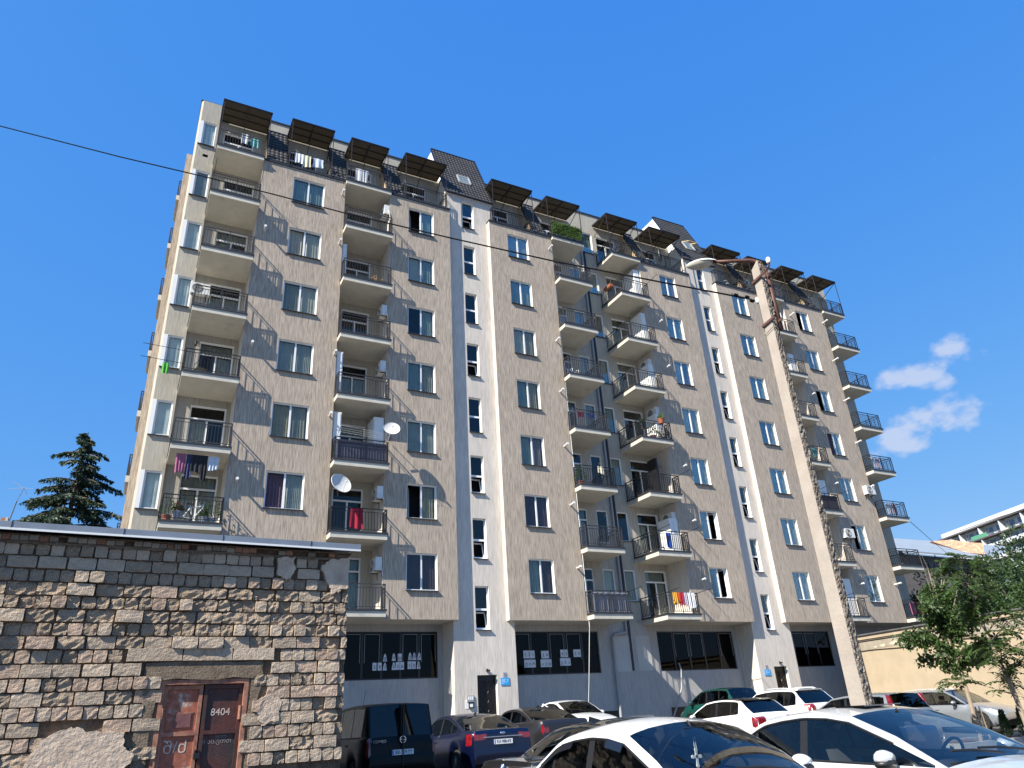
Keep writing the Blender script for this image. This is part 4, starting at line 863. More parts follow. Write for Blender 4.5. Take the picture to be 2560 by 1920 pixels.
# overhead cable to the post
path = []
for px, py, dp in ((-160, 276, 24), (0, 315, 23.2), (300, 392, 21.8), (521, 444, 20.9), (700, 490, 20.2), (860, 532, 19.5), (1127, 595, 18.5), (1394, 655, 17.4), (1688, 712, 16.2), (1868, 746, 15.4), (1915, 760, 14.85)): path.append(at(px, py, dp))
b = MB(); b.tube(path, .021, 6); cbl = b.build('overhead_cable', 'cable_black'); tag(cbl, 'black overhead cable crossing the facade from the left to the lamp post', 'cable')
b = MB(); pp = [at(1840, 738, 15.5), at(1868, 743, 15.4), at(1880, 752, 15.3)]
for p in pp: b.lathe([(0, -.05), (.035, -.04), (.035, .04), (0, .05)], 8, p, (1, -.3, -.3))
b.build('cable_clamp', 'cable_black', cbl, (0, 0, 0), kind='stuff')
b = MB(); b.tube([at(2273, 1302, 48), at(2330, 1352, 70), at(2385, 1398, 100)], .02, 5); o = b.build('drop_wire', 'cable_black'); tag(o, 'thin wire slanting down from the corner balcony to the old house', 'cable')
b = MB(); b.tube([at(2400, 1327, 60), at(2500, 1292, 55), at(2620, 1255, 50)], .02, 5); o = b.build('power_line', 'cable_black'); tag(o, 'thin power line above the far white block at the right edge', 'cable')
# TV aerial and chimney behind the shed
an = at(20, 1305, 42); AT_ = thing('tv_aerial', 'thin tilted television aerial on a mast above the shed roof', 'antenna', tuple(an), world_parts=True)
b = MB(); t0 = at(20, 1310, 42); t1 = at(42, 1252, 42); t2 = at(60, 1220, 42); b.tube([t0, t1], .035, 6); b.tube([t1, t2], .018, 6); b.build('mast', 'pipe_grey', AT_)
b = MB(); b.tube([at(22, 1222, 42), at(60, 1220, 42), at(83, 1222, 42)], .014, 5); b.build('dipole', 'pipe_grey', AT_); b = MB(); b.tube([at(32, 1203, 42), at(60, 1221, 42), at(68, 1236, 42)], .014, 5); b.build('dipole', 'pipe_grey', AT_)
CH_ = thing('chimney_stub', 'small reddish brick chimney stub above the shed roof at far left', 'chimney', tuple(at(14, 1312, 42)), world_parts=True)
b = MB(); c = at(14, 1306, 42); b.box(c.x - .28, c.x + .1, c.y, c.y + .4, c.z - 3, c.z + .28); b.build('stack', 'old_brick', CH_); b = MB(); b.box(c.x - .04, c.x + .08, c.y - .03, c.y, c.z - 3, c.z + .3); b.build('pilaster', 'slab_paint', CH_)
# ------------------------------------------------------------------ cars
def carpaint(name, col, metal=0., rough=.32): return mat(name, col, rough, metal, coat=1.0, var=.02, vscale=8)
carpaint('paint_white', (.80, .80, .78)); carpaint('paint_silver', (.66, .67, .66), .3, .30); carpaint('paint_silver2', (.36, .385, .41), .6, .34); carpaint('paint_black', (.006, .006, .007)); mat('paint_vanblack', (.003, .003, .003), .4, 0, coat=.10, spec=.2); mat('paint_blue', (.002, .005, .026), .3, .15, coat=.45); mat('paint_grey', (.022, .021, .024), .35, .3, coat=.5); carpaint('paint_green', (.004, .060, .045), .2); carpaint('paint_navy', (.02, .03, .06), .3)
mat('trim_black', (.012, .012, .013), .45); mat('tyre', (.018, .018, .019), .85); mat('rim', (.34, .35, .36), .35, .8); mat('chrome', (.75, .76, .78), .12, 1.0); mat('underbody', (.012, .012, .012), .9)
mat('lamp_red', (.20, .008, .012), .15, coat=1., var=.5, vscale=14); mat('lamp_clear', (.62, .64, .66), .12, .3, coat=1.); mat('cabin', (.028, .028, .032), .8); mat('seat_cloth', (.045, .045, .052), .9); mat('plate_white', (.78, .78, .78), .4); mat('plate_blue', (.03, .12, .5), .4); mat('lamp_amber', (.55, .14, .03), .2)
glass('glass_car', (.82, .87, .86), 1.5, 1.0, .02); glass('glass_tint', (.33, .36, .37), 1.5, .9, .02); glass('glass_dark', (.10, .11, .12), 1.5, .8, .015)
def pchip(xs, ys, x):
    xs = np.array(xs, float); ys = np.array(ys, float); h = np.diff(xs); d = np.diff(ys) / h; n = len(xs); mm = np.zeros(n)
    for i in range(1, n - 1):
        if d[i - 1] * d[i] > 0: w1 = 2 * h[i] + h[i - 1]; w2 = h[i] + 2 * h[i - 1]; mm[i] = (w1 + w2) / (w1 / d[i - 1] + w2 / d[i])
    mm[0] = d[0]; mm[-1] = d[-1]
    i = int(np.clip(np.searchsorted(xs, x) - 1, 0, n - 2)); t = (x - xs[i]) / h[i]
    return float((2 * t ** 3 - 3 * t ** 2 + 1) * ys[i] + (t ** 3 - 2 * t ** 2 + t) * h[i] * mm[i] + (-2 * t ** 3 + 3 * t ** 2) * ys[i + 1] + (t ** 3 - t ** 2) * h[i] * mm[i + 1])
ROWS = 15
def make_car(name, label, loc, heading, paint, L=4.6, W=1.8, H=1.45, hood=.98, nose=.68, xw0=1.25, xw1=2.05, xr0=3.35, xr1=4.0, deck=1.02, belt0=.88, belt1=.98, pillars=(2.75,), qwin=None, side_end=None, xf=.85, xr=None,
             roof=None, glassm='glass_tint', sideglass=None, rearz=None, wheel_r=.32, interior=False, group='cars parked in the yard', tail=None, plate=None, rails=False, tumble=.30, spoiler=False, chrome=False, headlight=True, doors=True, crown=.05):
    """local x: 0 front .. L rear, y: +-W/2, z up"""
    roof = roof or paint; sideglass = sideglass or glassm; xr = xr or L - .95
    rearz = rearz or deck
    root = thing(name, label, 'car', (loc[0], loc[1], ground_z(loc[1]) + (loc[2] if len(loc) > 2 else 0)), math.atan2(-heading[1], -heading[0]), group)
    # centreline profile as (x, z) in order; tail may fold down
    prof = [(0.02, .40), (.0, .52), (.02, nose - .06), (.10, nose), (.45, nose + (hood - nose) * .45), (xw0 * .75, nose + (hood - nose) * .85), (xw0, hood),
            (xw0 + (xw1 - xw0) * .5, hood + (H - .05 - hood) * .57), (xw1, H - .055), (xw1 + (xr0 - xw1) * .25, H - .012), (xw1 + (xr0 - xw1) * .5, H), (xw1 + (xr0 - xw1) * .8, H - .022), (xr0, H - .055),
            (xr0 + (xr1 - xr0) * .5, H - .055 - (H - .055 - deck) * .46), (xr1, deck)]
    if L - xr1 > .25: prof += [((xr1 + L) / 2, deck + .0), (L - .08, deck - .015), (L - .02, deck - .10), (L - .01, .72), (L, .60), (L + .01, .50), (L - .03, .32)]
    else: prof += [(L - .05, deck - .14), (L - .03, .78), (L - .0, .66), (L + .01, .52), (L - .03, .32)]
    nhood = 6; iw0 = 6; iw1 = 8; ir0 = 12; ir1 = 14
    # refine into stations: param along the profile index, with extra breaks for pillars and arches
    P = []   # (x, ztop, seg tag)
    def add(x, z, tg): P.append((x, z, tg))
    roofx = [p[0] for p in prof[iw0:ir1 + 1]]; roofz = [p[1] for p in prof[iw0:ir1 + 1]]
    for i in range(len(prof) - 1):
        x0, z0 = prof[i]; x1, z1 = prof[i + 1]
        tg = 'front' if i < 3 else 'hood' if i < iw0 else 'wind' if i < iw1 else 'roof' if i < ir0 else 'back' if i < ir1 else 'tail'
        cuts = [0.0]
        if iw0 <= i < ir1 or tg in ('hood', 'tail'):
            ex = [xf + wheel_r * 1.12 * math.cos(a) for a in np.linspace(math.pi, 0, 9)] + [xr + wheel_r * 1.12 * math.cos(a) for a in np.linspace(math.pi, 0, 9)]
            for pl in pillars: ex += [pl - .05, pl + .05]
            if qwin: ex += [qwin - .025, qwin + .025]
            if side_end: ex += [side_end]
            for e in ex:
                if x0 + .012 < e < x1 - .012: cuts.append((e - x0) / (x1 - x0))
        if tg == 'tail' and abs(z1 - z0) > .07: cuts += [j / round(abs(z1 - z0) / .045) for j in range(1, round(abs(z1 - z0) / .045))]
        for t in sorted(cuts):
            x = x0 + (x1 - x0) * t
            z = pchip(roofx, roofz, x) if iw0 <= i < ir1 else (z0 + (z1 - z0) * t)
            add(x, z, tg)
    add(prof[-1][0], prof[-1][1], 'end')
    V = []; NS = len(P); zmaxfront = None
    for i, (x, zt, tg) in enumerate(P):
        fx = min(1, max(0, x / .75)); rx = min(1, max(0, (L - x) / .55))
        w = W / 2 * (.80 + .20 * (1 - (1 - fx) ** 2.2)) * (.86 + .14 * (1 - (1 - rx) ** 2.5))
        zb = belt0 + (belt1 - belt0) * min(1, max(0, (x - xw0) / (xr1 - xw0)))
        if x < xw0: zb = nose + (belt0 - nose) * (x / xw0) ** .8 - .02
        zc = zt - (.035 if tg in ('hood', 'front') else .0) - (crown if tg in ('roof', 'wind', 'back') else .02)
        zb = min(zb, zc - .006)
        zs = .20
        if tg in ('front',) or x > L - .1: zs = min(.24, zt - .1)
        for cx in (xf, xr):
            dx = abs(x - cx); rr_ = wheel_r * 1.12
            if dx <= rr_ + 1e-4: zs = max(zs, wheel_r + math.sqrt(max(0, rr_ * rr_ - dx * dx)))
        zs = min(zs, zb - .06)
        wc = w - .075 - tumble * (zc - zb)
        g = zc - zb
        l1 = zs + (zb - zs) * .22; l2 = zs + (zb - zs) * .62
        row = [(w - .05, zs), (w - .005, l1), (w, l2), (w - .02, zb - .05 if zb - .05 > l2 + .005 else (l2 + zb) / 2), (w - .06, zb), (w - .072, zb + min(.012, g * .2))]
        zwt = zc - min(.055, g * .35); row.append((wc + tumble * (zc - zwt) + .004, zwt)); row.append((wc, zc))
        cr = zt - zc
        for f in (.94, .84, .62, .38, .19, 0.0, ): row.append((wc * f, zc + cr * (1 - f * f) ** (.8 if f > .5 else 1)))
        row.append((0.0, row[-1][1]))
        V.append([(x - L / 2, y, z) for y, z in row])
    NR = 14
    groups = {}
    def put(key, quad): groups.setdefault(key, []).append(quad)
    se = side_end or xr1
    for i in range(NS - 1):
        x0, z0, tg = P[i]; x1 = P[i + 1][0]; xm_ = (x0 + x1) / 2
        for j in range(NR - 1):
            for sgn in (1, -1):
                a, b_, c, d = V[i][j], V[i + 1][j], V[i + 1][j + 1], V[i][j + 1]
                q = [(p[0], p[1] * sgn, p[2]) for p in (a, b_, c, d)]
                if sgn < 0: q = q[::-1]
                q = q[::-1]
                key = ('body', 0)
                if j == 5 and tg in ('wind', 'roof', 'back') and V[i][6][2] - V[i][5][2] + V[i + 1][6][2] - V[i + 1][5][2] > .03:
                    pil = any(abs(xm_ - pl) < .05 for pl in pillars) or (qwin and abs(xm_ - qwin) < .025)
                    if pil: key = ('pillar', (sgn, min(range(len(pillars)), key=lambda q_: abs(pillars[q_] - xm_)) if not (qwin and abs(xm_ - qwin) < .025) else 9))
                    elif xm_ < se and xm_ > xw0 + .12: key = ('side_window', (sgn, sum(xm_ > pl for pl in pillars) + (1 if qwin and xm_ > qwin else 0)))
                elif j == 6 and tg in ('wind', 'roof', 'back') and xm_ < se and xm_ > xw0 + .12 and V[i][7][2] - V[i][4][2] > .12: key = ('body', 0)
                elif j >= 8 and tg == 'wind': key = ('windshield', 0)
                elif j >= 8 and tg == 'back': key = ('rear_window', 0)
                elif j >= 7 and tg == 'roof': key = ('roof', 0)
                if tail and tg == 'tail':
                    zc_ = (V[i][j][2] + V[i + 1][j + 1][2]) / 2; yc_ = V[i][j][1]
                    if tail[0] < zc_ < tail[1] and yc_ > W / 2 * tail[2] and j >= 3: key = ('taillight', sgn)
                    if tail[0] < zc_ < tail[1] and j in (2, 3, 4) and x0 > L - tail[3]: key = ('taillight', sgn)
                if headlight and x0 < .42 and j in (3, 4, 6, 7) and tg in ('hood', 'front') and z0 > nose - .1 and V[i][j][2] > nose - .16: key = ('headlight', sgn)
                put(key, q)
    mats = {'body': paint, 'pillar': 'trim_black', 'side_window': sideglass, 'windshield': glassm, 'rear_window': sideglass, 'roof': roof, 'taillight': 'lamp_red', 'headlight': 'lamp_clear'}
    out = {}; bodyo = None
    for key in sorted(groups, key=lambda k: (k[0] != 'body', k[0], str(k[1]))):
        b = MB(); idx = {}
        for q in groups[key]:
            f = []
            for p in q:
                kq = (round(p[0], 4), round(p[1], 4), round(p[2], 4))
                if kq not in idx: idx[kq] = len(b.v); b.v.append(p)
                if idx[kq] not in f: f.append(idx[kq])
            if len(f) > 2: b.f.append(f); b.m.append(0)
        if key[0] == 'body': o = b.build('body', mats['body'], root, (0, 0, 0), smooth='a'); bodyo = o
        else: o = b.build(key[0], mats[key[0]], root, (0, 0, 0), smooth='a')
        out[key] = o
    hx = -L / 2
    b = MB(); b.box(hx + .25, hx + L - .25, -W / 2 + .1, W / 2 - .1, .17, .45); b.build('floor_pan', 'underbody', root, (0, 0, 0))
    # black surround of the side glass, door seams and handles
    for sgn in (1, -1):
        b = MB(); s0 = [V[i][5] for i in range(NS) if xw0 + .1 < P[i][0] < se and P[i][2] in ('wind', 'roof', 'back')]
        if len(s0) > 1: b.tube([(p[0], (p[1] + .006) * sgn, p[2]) for p in s0], .011, 5)
        b.build('window_trim', 'chrome' if chrome else 'trim_black', root, (0, 0, 0))
        s1 = [V[i][6] for i in range(NS) if xw0 + .1 < P[i][0] < se and P[i][2] in ('wind', 'roof', 'back')]
        b = MB(); b.tube([(p[0], (p[1] + .004) * sgn, p[2] + .004) for p in s1], .012, 5); b.build('window_trim', 'trim_black', root, (0, 0, 0))
        for pl in pillars:
            k = min(range(NS), key=lambda i: abs(P[i][0] - pl)); y = V[k][3][1]
            b = MB(); b.box(pl + hx - .32, pl + hx - .16, sgn * y - .0, sgn * y + sgn * .035, belt0 - .14, belt0 - .11) if sgn > 0 else b.box(pl + hx - .32, pl + hx - .16, sgn * y + sgn * .035, sgn * y, belt0 - .14, belt0 - .11); b.build('door_handle', paint, root, (0, 0, 0))
            if doors: b = MB(); b.tube([(V[k][j][0], V[k][j][1] * sgn, V[k][j][2]) for j in (1, 2, 3, 4)], .004, 4); b.build('door_seam', 'trim_black', root, (0, 0, 0))
        # mirror
        k = min(range(NS), key=lambda i: abs(P[i][0] - (xw0 + .42))); mx_, my, mz = V[k][5]; b = MB()
        b.lathe([(0, -.07), (.06, -.06), (.085, -.01), (.088, .03), (.075, .055), (0, .06)], 12, (0, 0, 0), (1, 0, 0)); mo = b.build('mirror', roof if roof != paint and False else paint, root, (mx_ - .02, sgn * (my + .14), mz + .07), smooth=True); mo.scale = (1, 1.25, .80)
        q = ob('mirror_underside', cached(('mirl',), lambda: (lambda w_: (w_.lathe([(0, -.075), (.062, -.064), (.088, -.012), (.091, .03), (.078, .058), (0, .063)], 12, (0, 0, 0), (1, 0, 0)), w_.mesh('mirror_underside', 'trim_black', True))[1])(MB())), root, (mx_ - .02, sgn * (my + .14), mz + .022)); q.scale = (1.03, 1.27, .60)
        b = MB(); b.bar((mx_, sgn * my, mz), (mx_, sgn * (my + .1), mz + .04), .05, .025); b.build('mirror_arm', 'trim_black', root, (0, 0, 0))
    for cx, nm_ in ((xf, 'f'), (xr, 'r')):
        for sgn in (1, -1):
            me = cached(('tyre', wheel_r), lambda: (lambda q: (q.lathe([(wheel_r * .62, -.09), (wheel_r * .66, -.10), (wheel_r * .93, -.10), (wheel_r, -.07), (wheel_r, .07), (wheel_r * .93, .10), (wheel_r * .62, .09)], 28, (0, 0, 0), (0, 1, 0)), q.mesh('wheel', 'tyre', 'a'))[1])(MB()))
            wo_ = ob('wheel', me, root, (cx + hx, sgn * (W / 2 - .12), wheel_r))
            me = cached(('rim', wheel_r), lambda: rim_mesh(wheel_r)); ro = ob('rim', me, wo_, (0, sgn * .07, 0)); ro.scale = (1, sgn, 1)
    if plate:
        pz = plate[1]; px_ = plate[2] if len(plate) > 2 else L / 2 + .012
        b = MB(); b.box(0, .012, -.26, .26, -.056, .056); po = b.build('license_plate', 'plate_white', root, (px_, 0, pz))
        b = MB(); b.box(.012, .014, -.255, -.225, -.05, .05); b.build('plate_band', 'plate_blue', po, (0, 0, 0)); lettering(plate[0], .105, 'ink', po, (.0135, .02, 0), (R(90), 0, R(90)), sx=.82)
    if rails:
        for sgn in (1, -1):
            b = MB(); pts = []
            for i in range(NS):
                if P[i][2] == 'roof' and xw1 + .1 < P[i][0] < xr0 - .05: p = V[i][8]; pts.append((p[0], p[1] * sgn, p[2] + .055))
            if len(pts) > 2: pts[0] = (pts[0][0], pts[0][1], pts[0][2] - .05); pts[-1] = (pts[-1][0], pts[-1][1], pts[-1][2] - .05); b.tube(pts, .02, 7); b.build('roof_rail', 'lamp_clear', root, (0, 0, 0), smooth=True)
    if spoiler:
        b = MB(); y = W / 2 - .32; zz = H - .075; b.prism([(xr0 + hx - .12, zz + .03), (xr0 + hx + .14, zz + .0), (xr0 + hx + .13, zz - .03), (xr0 + hx - .1, zz - .02)], -y, y); b.build('spoiler', roof, root, (0, 0, 0))
    if interior: cabin(root, L, W, H, xw0, xw1, belt0, pillars)
    else:
        b = MB(); b.box(hx + xw0 + .5, hx + xr0 + .2, -W / 2 + .25, W / 2 - .25, .5, belt0 - .08)
        for y in (-.36, .36):
            for x in (xw1 + .35, xr0 - .25): b.box(hx + x, hx + x + .12, y - .22, y + .22, belt0 - .1, belt0 + .16); b.box(hx + x + .02, hx + x + .11, y - .11, y + .11, belt0 + .18, belt0 + .34)
        b.build('cabin', 'cabin', root, (0, 0, 0))
    root['_p'] = 0; del root['_p']
    return root, V, P
def rim_mesh(r):
    q = MB(); q.lathe([(r * .64, .02), (r * .62, -.03), (r * .2, .0), (0, .01)][:2], 28, (0, 0, 0), (0, 1, 0)); q.lathe([(r * .18, .03), (r * .16, .0), (0, 0)], 14, (0, 0, 0), (0, 1, 0)); q.lathe([(r * .18, .03), (0, .035)], 14, (0, 0, 0), (0, 1, 0)); q.lathe([(r * .62, -.04), (0, -.04)], 20, (0, 0, 0), (0, 1, 0), 1)
    for i in range(10): a = i * math.pi / 5; q.bar((math.cos(a) * r * .15, .012, math.sin(a) * r * .15), (math.cos(a) * r * .63, .0, math.sin(a) * r * .63), .028, .02)
    return q.mesh('rim', ['rim', 'trim_black'], 'a')
def cabin(root, L, W, H, xw0, xw1, belt, pillars):
    hx = -L / 2
    b = MB(); b.prism([(xw0 + hx - .05, belt - .02), (xw0 + hx + .45, belt + .03), (xw0 + hx + .62, belt - .04), (xw0 + hx + .62, .6), (xw0 + hx, .6)], -W / 2 + .13, W / 2 - .13); b.build('dashboard', 'cabin', root, (0, 0, 0))
    b = MB(); b.box(hx + xw0 + .3, hx + L - 1.1, -W / 2 + .13, W / 2 - .13, .25, .42); b.box(hx + L - 1.25, hx + L - .75, -W / 2 + .2, W / 2 - .2, belt - .16, belt - .04)
    for y in (-W / 2 + .11, W / 2 - .11): b.box(hx + xw0 + .55, hx + L - 1.3, y - .02, y + .02, .4, belt - .02)
    b.build('cabin', 'cabin', root, (0, 0, 0))
    for x, ys_ in ((xw1 + .25, (-.37, .37)), (xw1 + 1.15, (-.4, .0, .4))):
        for y in ys_:
            b = MB(); w = .24 if len(ys_) == 2 else .20
            def shell(u, v): a = u * 2 * math.pi; k = .55 + .45 * math.sin(math.pi * min(1, .15 + v * .8)); return (hx + x + .05 + v * .22 + .07 * math.cos(a) * k, y + w * math.sin(a) * (.95 - .2 * v * v), .42 + v * (belt - .42 + .14))
            b.grid(shell, 14, 8); b.lathe([(0, 0), (.06, .01), (.075, .07), (.06, .15), (0, .17)], 10, (hx + x + .28, y, belt + .17), (0, 0, 1)); b.box(hx + x - .35, hx + x + .12, y - w, y + w, .42, .56)
            st_ = b.build('seat', 'seat_cloth', root, (0, 0, 0), smooth='a')
    # steering wheel on the left-hand side (driver)
    b = MB(); c = Vector((hx + xw0 + .72, -.37, belt + .02)); ax = Vector((.92, 0, .38)).normalized(); u = Vector((0, 1, 0)); v = ax.cross(u)
    b.tube([c + (u * math.cos(a) + v * math.sin(a)) * .185 for a in [i * math.pi / 12 for i in range(25)]], .016, 7); b.bar(c - u * .18, c + u * .18, .05, .03); b.bar(c, c - v * .18, .05, .03); b.build('steering_wheel', 'cabin', root, (0, 0, 0), smooth=True)
    b = MB(); mz = H - .14; mx = hx + xw1 - .12; b.box(mx, mx + .04, -.12, .12, mz - .04, mz + .035); b.tube([(mx + .02, 0, mz), (mx + .08, 0, mz + .09)], .012, 6); b.build('inner_mirror', 'trim_black', root, (0, 0, 0))
    for y in (-.4, .0): b = MB(); x0 = hx + xw0; b.tube([(x0 - .06, y, belt + .085), (x0 + .03, y + .3, belt + .125), (x0 + .06, y + .58, belt + .135)], .011, 6); b.build('wiper', 'trim_black', root, (0, 0, 0))

UP, DN = (0, 1), (0, -1)
# front row
white, VW, PW = make_car('parked_car', 'white saloon in the front row, windscreen with hanging cross charm, rain visors over its windows', (4.92, -22.75), DN, 'paint_white', L=4.6, W=1.78, H=1.515, hood=1.0, xw0=1.22, xw1=2.08, xr0=3.15, xr1=3.85, deck=1.08, belt0=.96, belt1=1.04, pillars=(2.62,), qwin=3.28, side_end=3.60, glassm='glass_car', sideglass='glass_tint', interior=True, tail=(.7, 1.0, .6, .3), crown=.105)
silver, V_, P_ = make_car('parked_car', 'silver saloon in the front row right, black window surrounds and big round mirror', (7.52, -23.1), DN, 'paint_silver', L=4.6, W=1.80, H=1.50, hood=1.0, xw0=1.12, xw1=2.12, xr0=3.25, xr1=4.05, deck=1.08, belt0=.95, belt1=1.03, pillars=(2.72,), qwin=3.42, side_end=3.72, glassm='glass_car', interior=True)
b = MB(); b.prism([(-.12, 0), (.26, 0), (.26, .012), (-.12, .012)], -.30, .30); b.build('sunroof', 'glass_dark', silver, (.05, 0, 1.488))
def visors(root, V, P, xa, xb, gap):
    for sgn in (1, -1):
        for lo, hi in ((xa, gap - .06), (gap + .06, xb)):
            s_ = [V[i][6] for i in range(len(P)) if lo < P[i][0] < hi and P[i][2] in ('wind', 'roof', 'back')]; b = MB()
            for p, q in zip(s_, s_[1:]):
                for dy in (0, .006): b.quad(*[(x, sgn * (y + oy + dy), z + oz) for (x, y, z), oy, oz in ((p, .010, .012), (q, .010, .012), (q, .052, -.055), (p, .052, -.055))])
            b.build('rain_visor', 'visor_smoke', root, (0, 0, 0))
mat('visor_smoke', (.010, .011, .014), .12, spec=.6)
visors(white, VW, PW, 1.75, 3.55, 2.62)
# cross charm under the mirror of the white saloon
b = MB(); mx = -2.3 + 2.08 - .10
b.tube([(mx, -.01, 1.33), (mx, -.012, 1.22)], .004, 5); b.tube([(mx, .012, 1.33), (mx, .008, 1.22)], .004, 5); b.box(mx - .006, mx + .006, -.012, .012, 1.08, 1.22); b.box(mx - .006, mx + .006, -.045, .045, 1.15, 1.175)
for y, z in ((-.045, 1.162), (.045, 1.162), (0, 1.215), (0, 1.085)): b.lathe([(0, -.007), (.016, -.007), (.016, .007), (0, .007)], 8, (mx, y, z), (1, 0, 0))
b.v = [(x, y, z) for x, y, z in b.v]; ch = b.build('cross_charm', 'white_paint', None, tuple(white.location)); ch.rotation_euler = white.rotation_euler; tag(ch, 'small white cross charm hanging in the windscreen of the white front saloon', 'charm')
black, V_, P_ = make_car('parked_car', 'black saloon with round badge on its boot, parked crosswise behind the white saloon', (7.30, -19.05), (1, 0), 'paint_black', L=4.85, W=1.82, H=1.52, hood=.98, deck=1.09, xr0=3.5, xr1=4.2, belt0=.93, belt1=1.0, sideglass='glass_dark', glassm='glass_tint', tail=(.62, .88, .55, .35))
b = MB(); b.lathe([(0, .01), (.036, .01), (.041, .006), (.041, -.01)], 20, (2.42, 0, 1.0), (1, 0, 0)); bd = b.build('badge', 'chrome', black, (0, 0, 0), smooth=True)
for i in range(4):
    q = MB(); c = (2.431, 0, 1.0); pts = [(0, 0)] + [(.029 * math.cos(a), .029 * math.sin(a)) for a in [i * math.pi / 2 + j * math.pi / 10 for j in range(6)]]; q.prism(pts, 0, .002, 0, 'x'); q.build('badge_quarter', 'plate_blue' if i % 2 else 'white_paint', bd, c)
b = MB(); b.prism([(.35, 0), (.62, 0), (.60, .07)], -.012, .012); b.build('shark_fin', 'paint_black', black, (.35, 0, 1.485))
van, V_, P_ = make_car('parked_van', 'black passenger van with split rear doors parked next to the stone shed', (6.12, -9.15), UP, 'paint_vanblack', L=4.4, W=1.85, H=1.86, hood=1.12, nose=.85, xw0=.85, xw1=1.65, xr0=4.12, xr1=4.30, deck=1.12, belt0=1.08, belt1=1.12, pillars=(2.1, 3.1), side_end=3.95, sideglass='glass_dark', glassm='glass_tint', tumble=.12, plate=('KK-529-YY', .78), tail=(.75, 1.15, .82, .12), headlight=True, crown=.04)
van['category'] = 'van'
b = MB(); b.box(2.19, 2.235, -.012, .012, .5, 1.75); b.build('rear_door_seam', 'trim_black', van, (0, 0, 0)); b = MB(); b.box(2.05, 2.2, -.05, .05, 1.14, 1.78); b.build('rear_pillar', 'paint_vanblack', van, (0, 0, 0))
b = MB(); b.lathe([(.062, -.008), (.075, -.008), (.075, .008), (.062, .008), (.062, -.008)], 24, (2.21, 0, 1.04), (1, 0, 0)); b.bar((2.215, -.062, 1.045), (2.215, .01, 1.045), .01, .012); b.bar((2.215, -.01, 1.033), (2.215, .062, 1.033), .01, .012); b.build('badge', 'chrome', van, (0, 0, 0), smooth=False, kind='stuff')
lettering('COMBO', .085, 'chrome', van, (2.212, -.55, 1.02), (R(90), 0, R(90))); b = MB(); b.tube([(.3, -.4, 1.85), (.5, -.4, 2.2)], .006, 5); b.build('aerial', 'trim_black', van, (0, 0, 0))
blue, V_, P_ = make_car('parked_car', 'dark blue saloon with wide red tail lamps beside the black van', (8.98, -8.35), UP, 'paint_blue', L=4.87, W=1.86, H=1.49, hood=.98, deck=1.08, xw0=1.35, xw1=2.15, xr0=3.3, xr1=4.3, belt0=.93, belt1=1.03, pillars=(2.75,), qwin=3.5, side_end=3.85, sideglass='glass_tint', tail=(.84, .96, .56, .42), plate=('KX-988-KK', .78), chrome=True)
b = MB(); b.lathe([(0, .008), (.05, .008), (.06, .0), (.06, -.008)], 24, (0, 0, 0), (1, 0, 0)); q = b.build('badge', 'chrome', blue, (2.435, 0, .975), smooth=True); q.scale = (1, 1.3, .55)
b = MB(); b.box(2.425, 2.445, -.55, .55, .885, .905); b.build('chrome_strip', 'chrome', blue, (0, 0, 0)); b = MB(); b.prism([(.55, 0), (.74, 0), (.72, .06)], -.012, .012); b.build('shark_fin', 'paint_blue', blue, (.1, 0, 1.455))
grey, V_, P_ = make_car('parked_car', 'dark charcoal saloon with chrome-edged side windows right of the blue saloon', (12.15, -6.3), UP, 'paint_grey', L=4.7, W=1.82, H=1.45, deck=1.06, xr0=3.2, xr1=4.15, belt0=.92, belt1=1.02, pillars=(2.65,), qwin=3.35, side_end=3.7, sideglass='glass_dark', tail=(.72, .84, .66, .2), chrome=True)
b = MB(); b.prism([(.5, 0), (.72, 0), (.70, .07)], -.012, .012); b.build('shark_fin', 'paint_grey', grey, (.0, 0, 1.425))
wopen, V_, P_ = make_car('parked_car', 'white coupe-roofed saloon with its door open near the block entrance', (15.25, -3.9), DN, 'paint_white', L=4.5, W=1.8, H=1.45, xw0=1.3, xw1=2.1, xr0=3.0, xr1=4.0, deck=1.05, pillars=(2.7,), side_end=3.55, glassm='glass_tint', sideglass='glass_dark')
dl = MB(); dl.prism([(0, .35), (1.05, .35), (1.08, .92), (.98, 1.0), (.75, 1.36), (.30, 1.05), (0, .92)], -.03, .03)
dd_ = dl.build('open_door', 'paint_white', wopen, (-.95, .86, 0)); dd_.rotation_euler = (0, 0, R(62)); dd_['label'] = 'driver door standing open'
q = MB(); q.prism([(.30, 1.02), (.90, 1.0), (.72, 1.30)], -.036, .036); q.build('side_window', 'glass_dark', dd_, (0, 0, 0))
green, V_, P_ = make_car('parked_car', 'dark green tall hatchback against the block wall', (22.55, -3.75), UP, 'paint_green', L=3.65, W=1.72, H=1.60, hood=1.05, nose=.75, xw0=.75, xw1=1.6, xr0=3.15, xr1=3.5, deck=1.08, belt0=1.0, belt1=1.08, pillars=(1.95,), qwin=2.7, side_end=3.25, sideglass='glass_tint', tail=(.8, 1.25, .75, .1), tumble=.22)
captur, V_, P_ = make_car('parked_car', 'white crossover with black roof and big red tail lamps in the middle row', (17.85, -9.4), UP, 'paint_white', L=4.12, W=1.78, H=1.57, hood=1.05, nose=.75, xw0=.95, xw1=1.85, xr0=3.35, xr1=3.9, deck=1.12, belt0=.98, belt1=1.12, pillars=(2.35,), qwin=3.0, side_end=3.35, roof='paint_black', sideglass='glass_dark', tail=(.80, 1.02, .58, .35), spoiler=True)
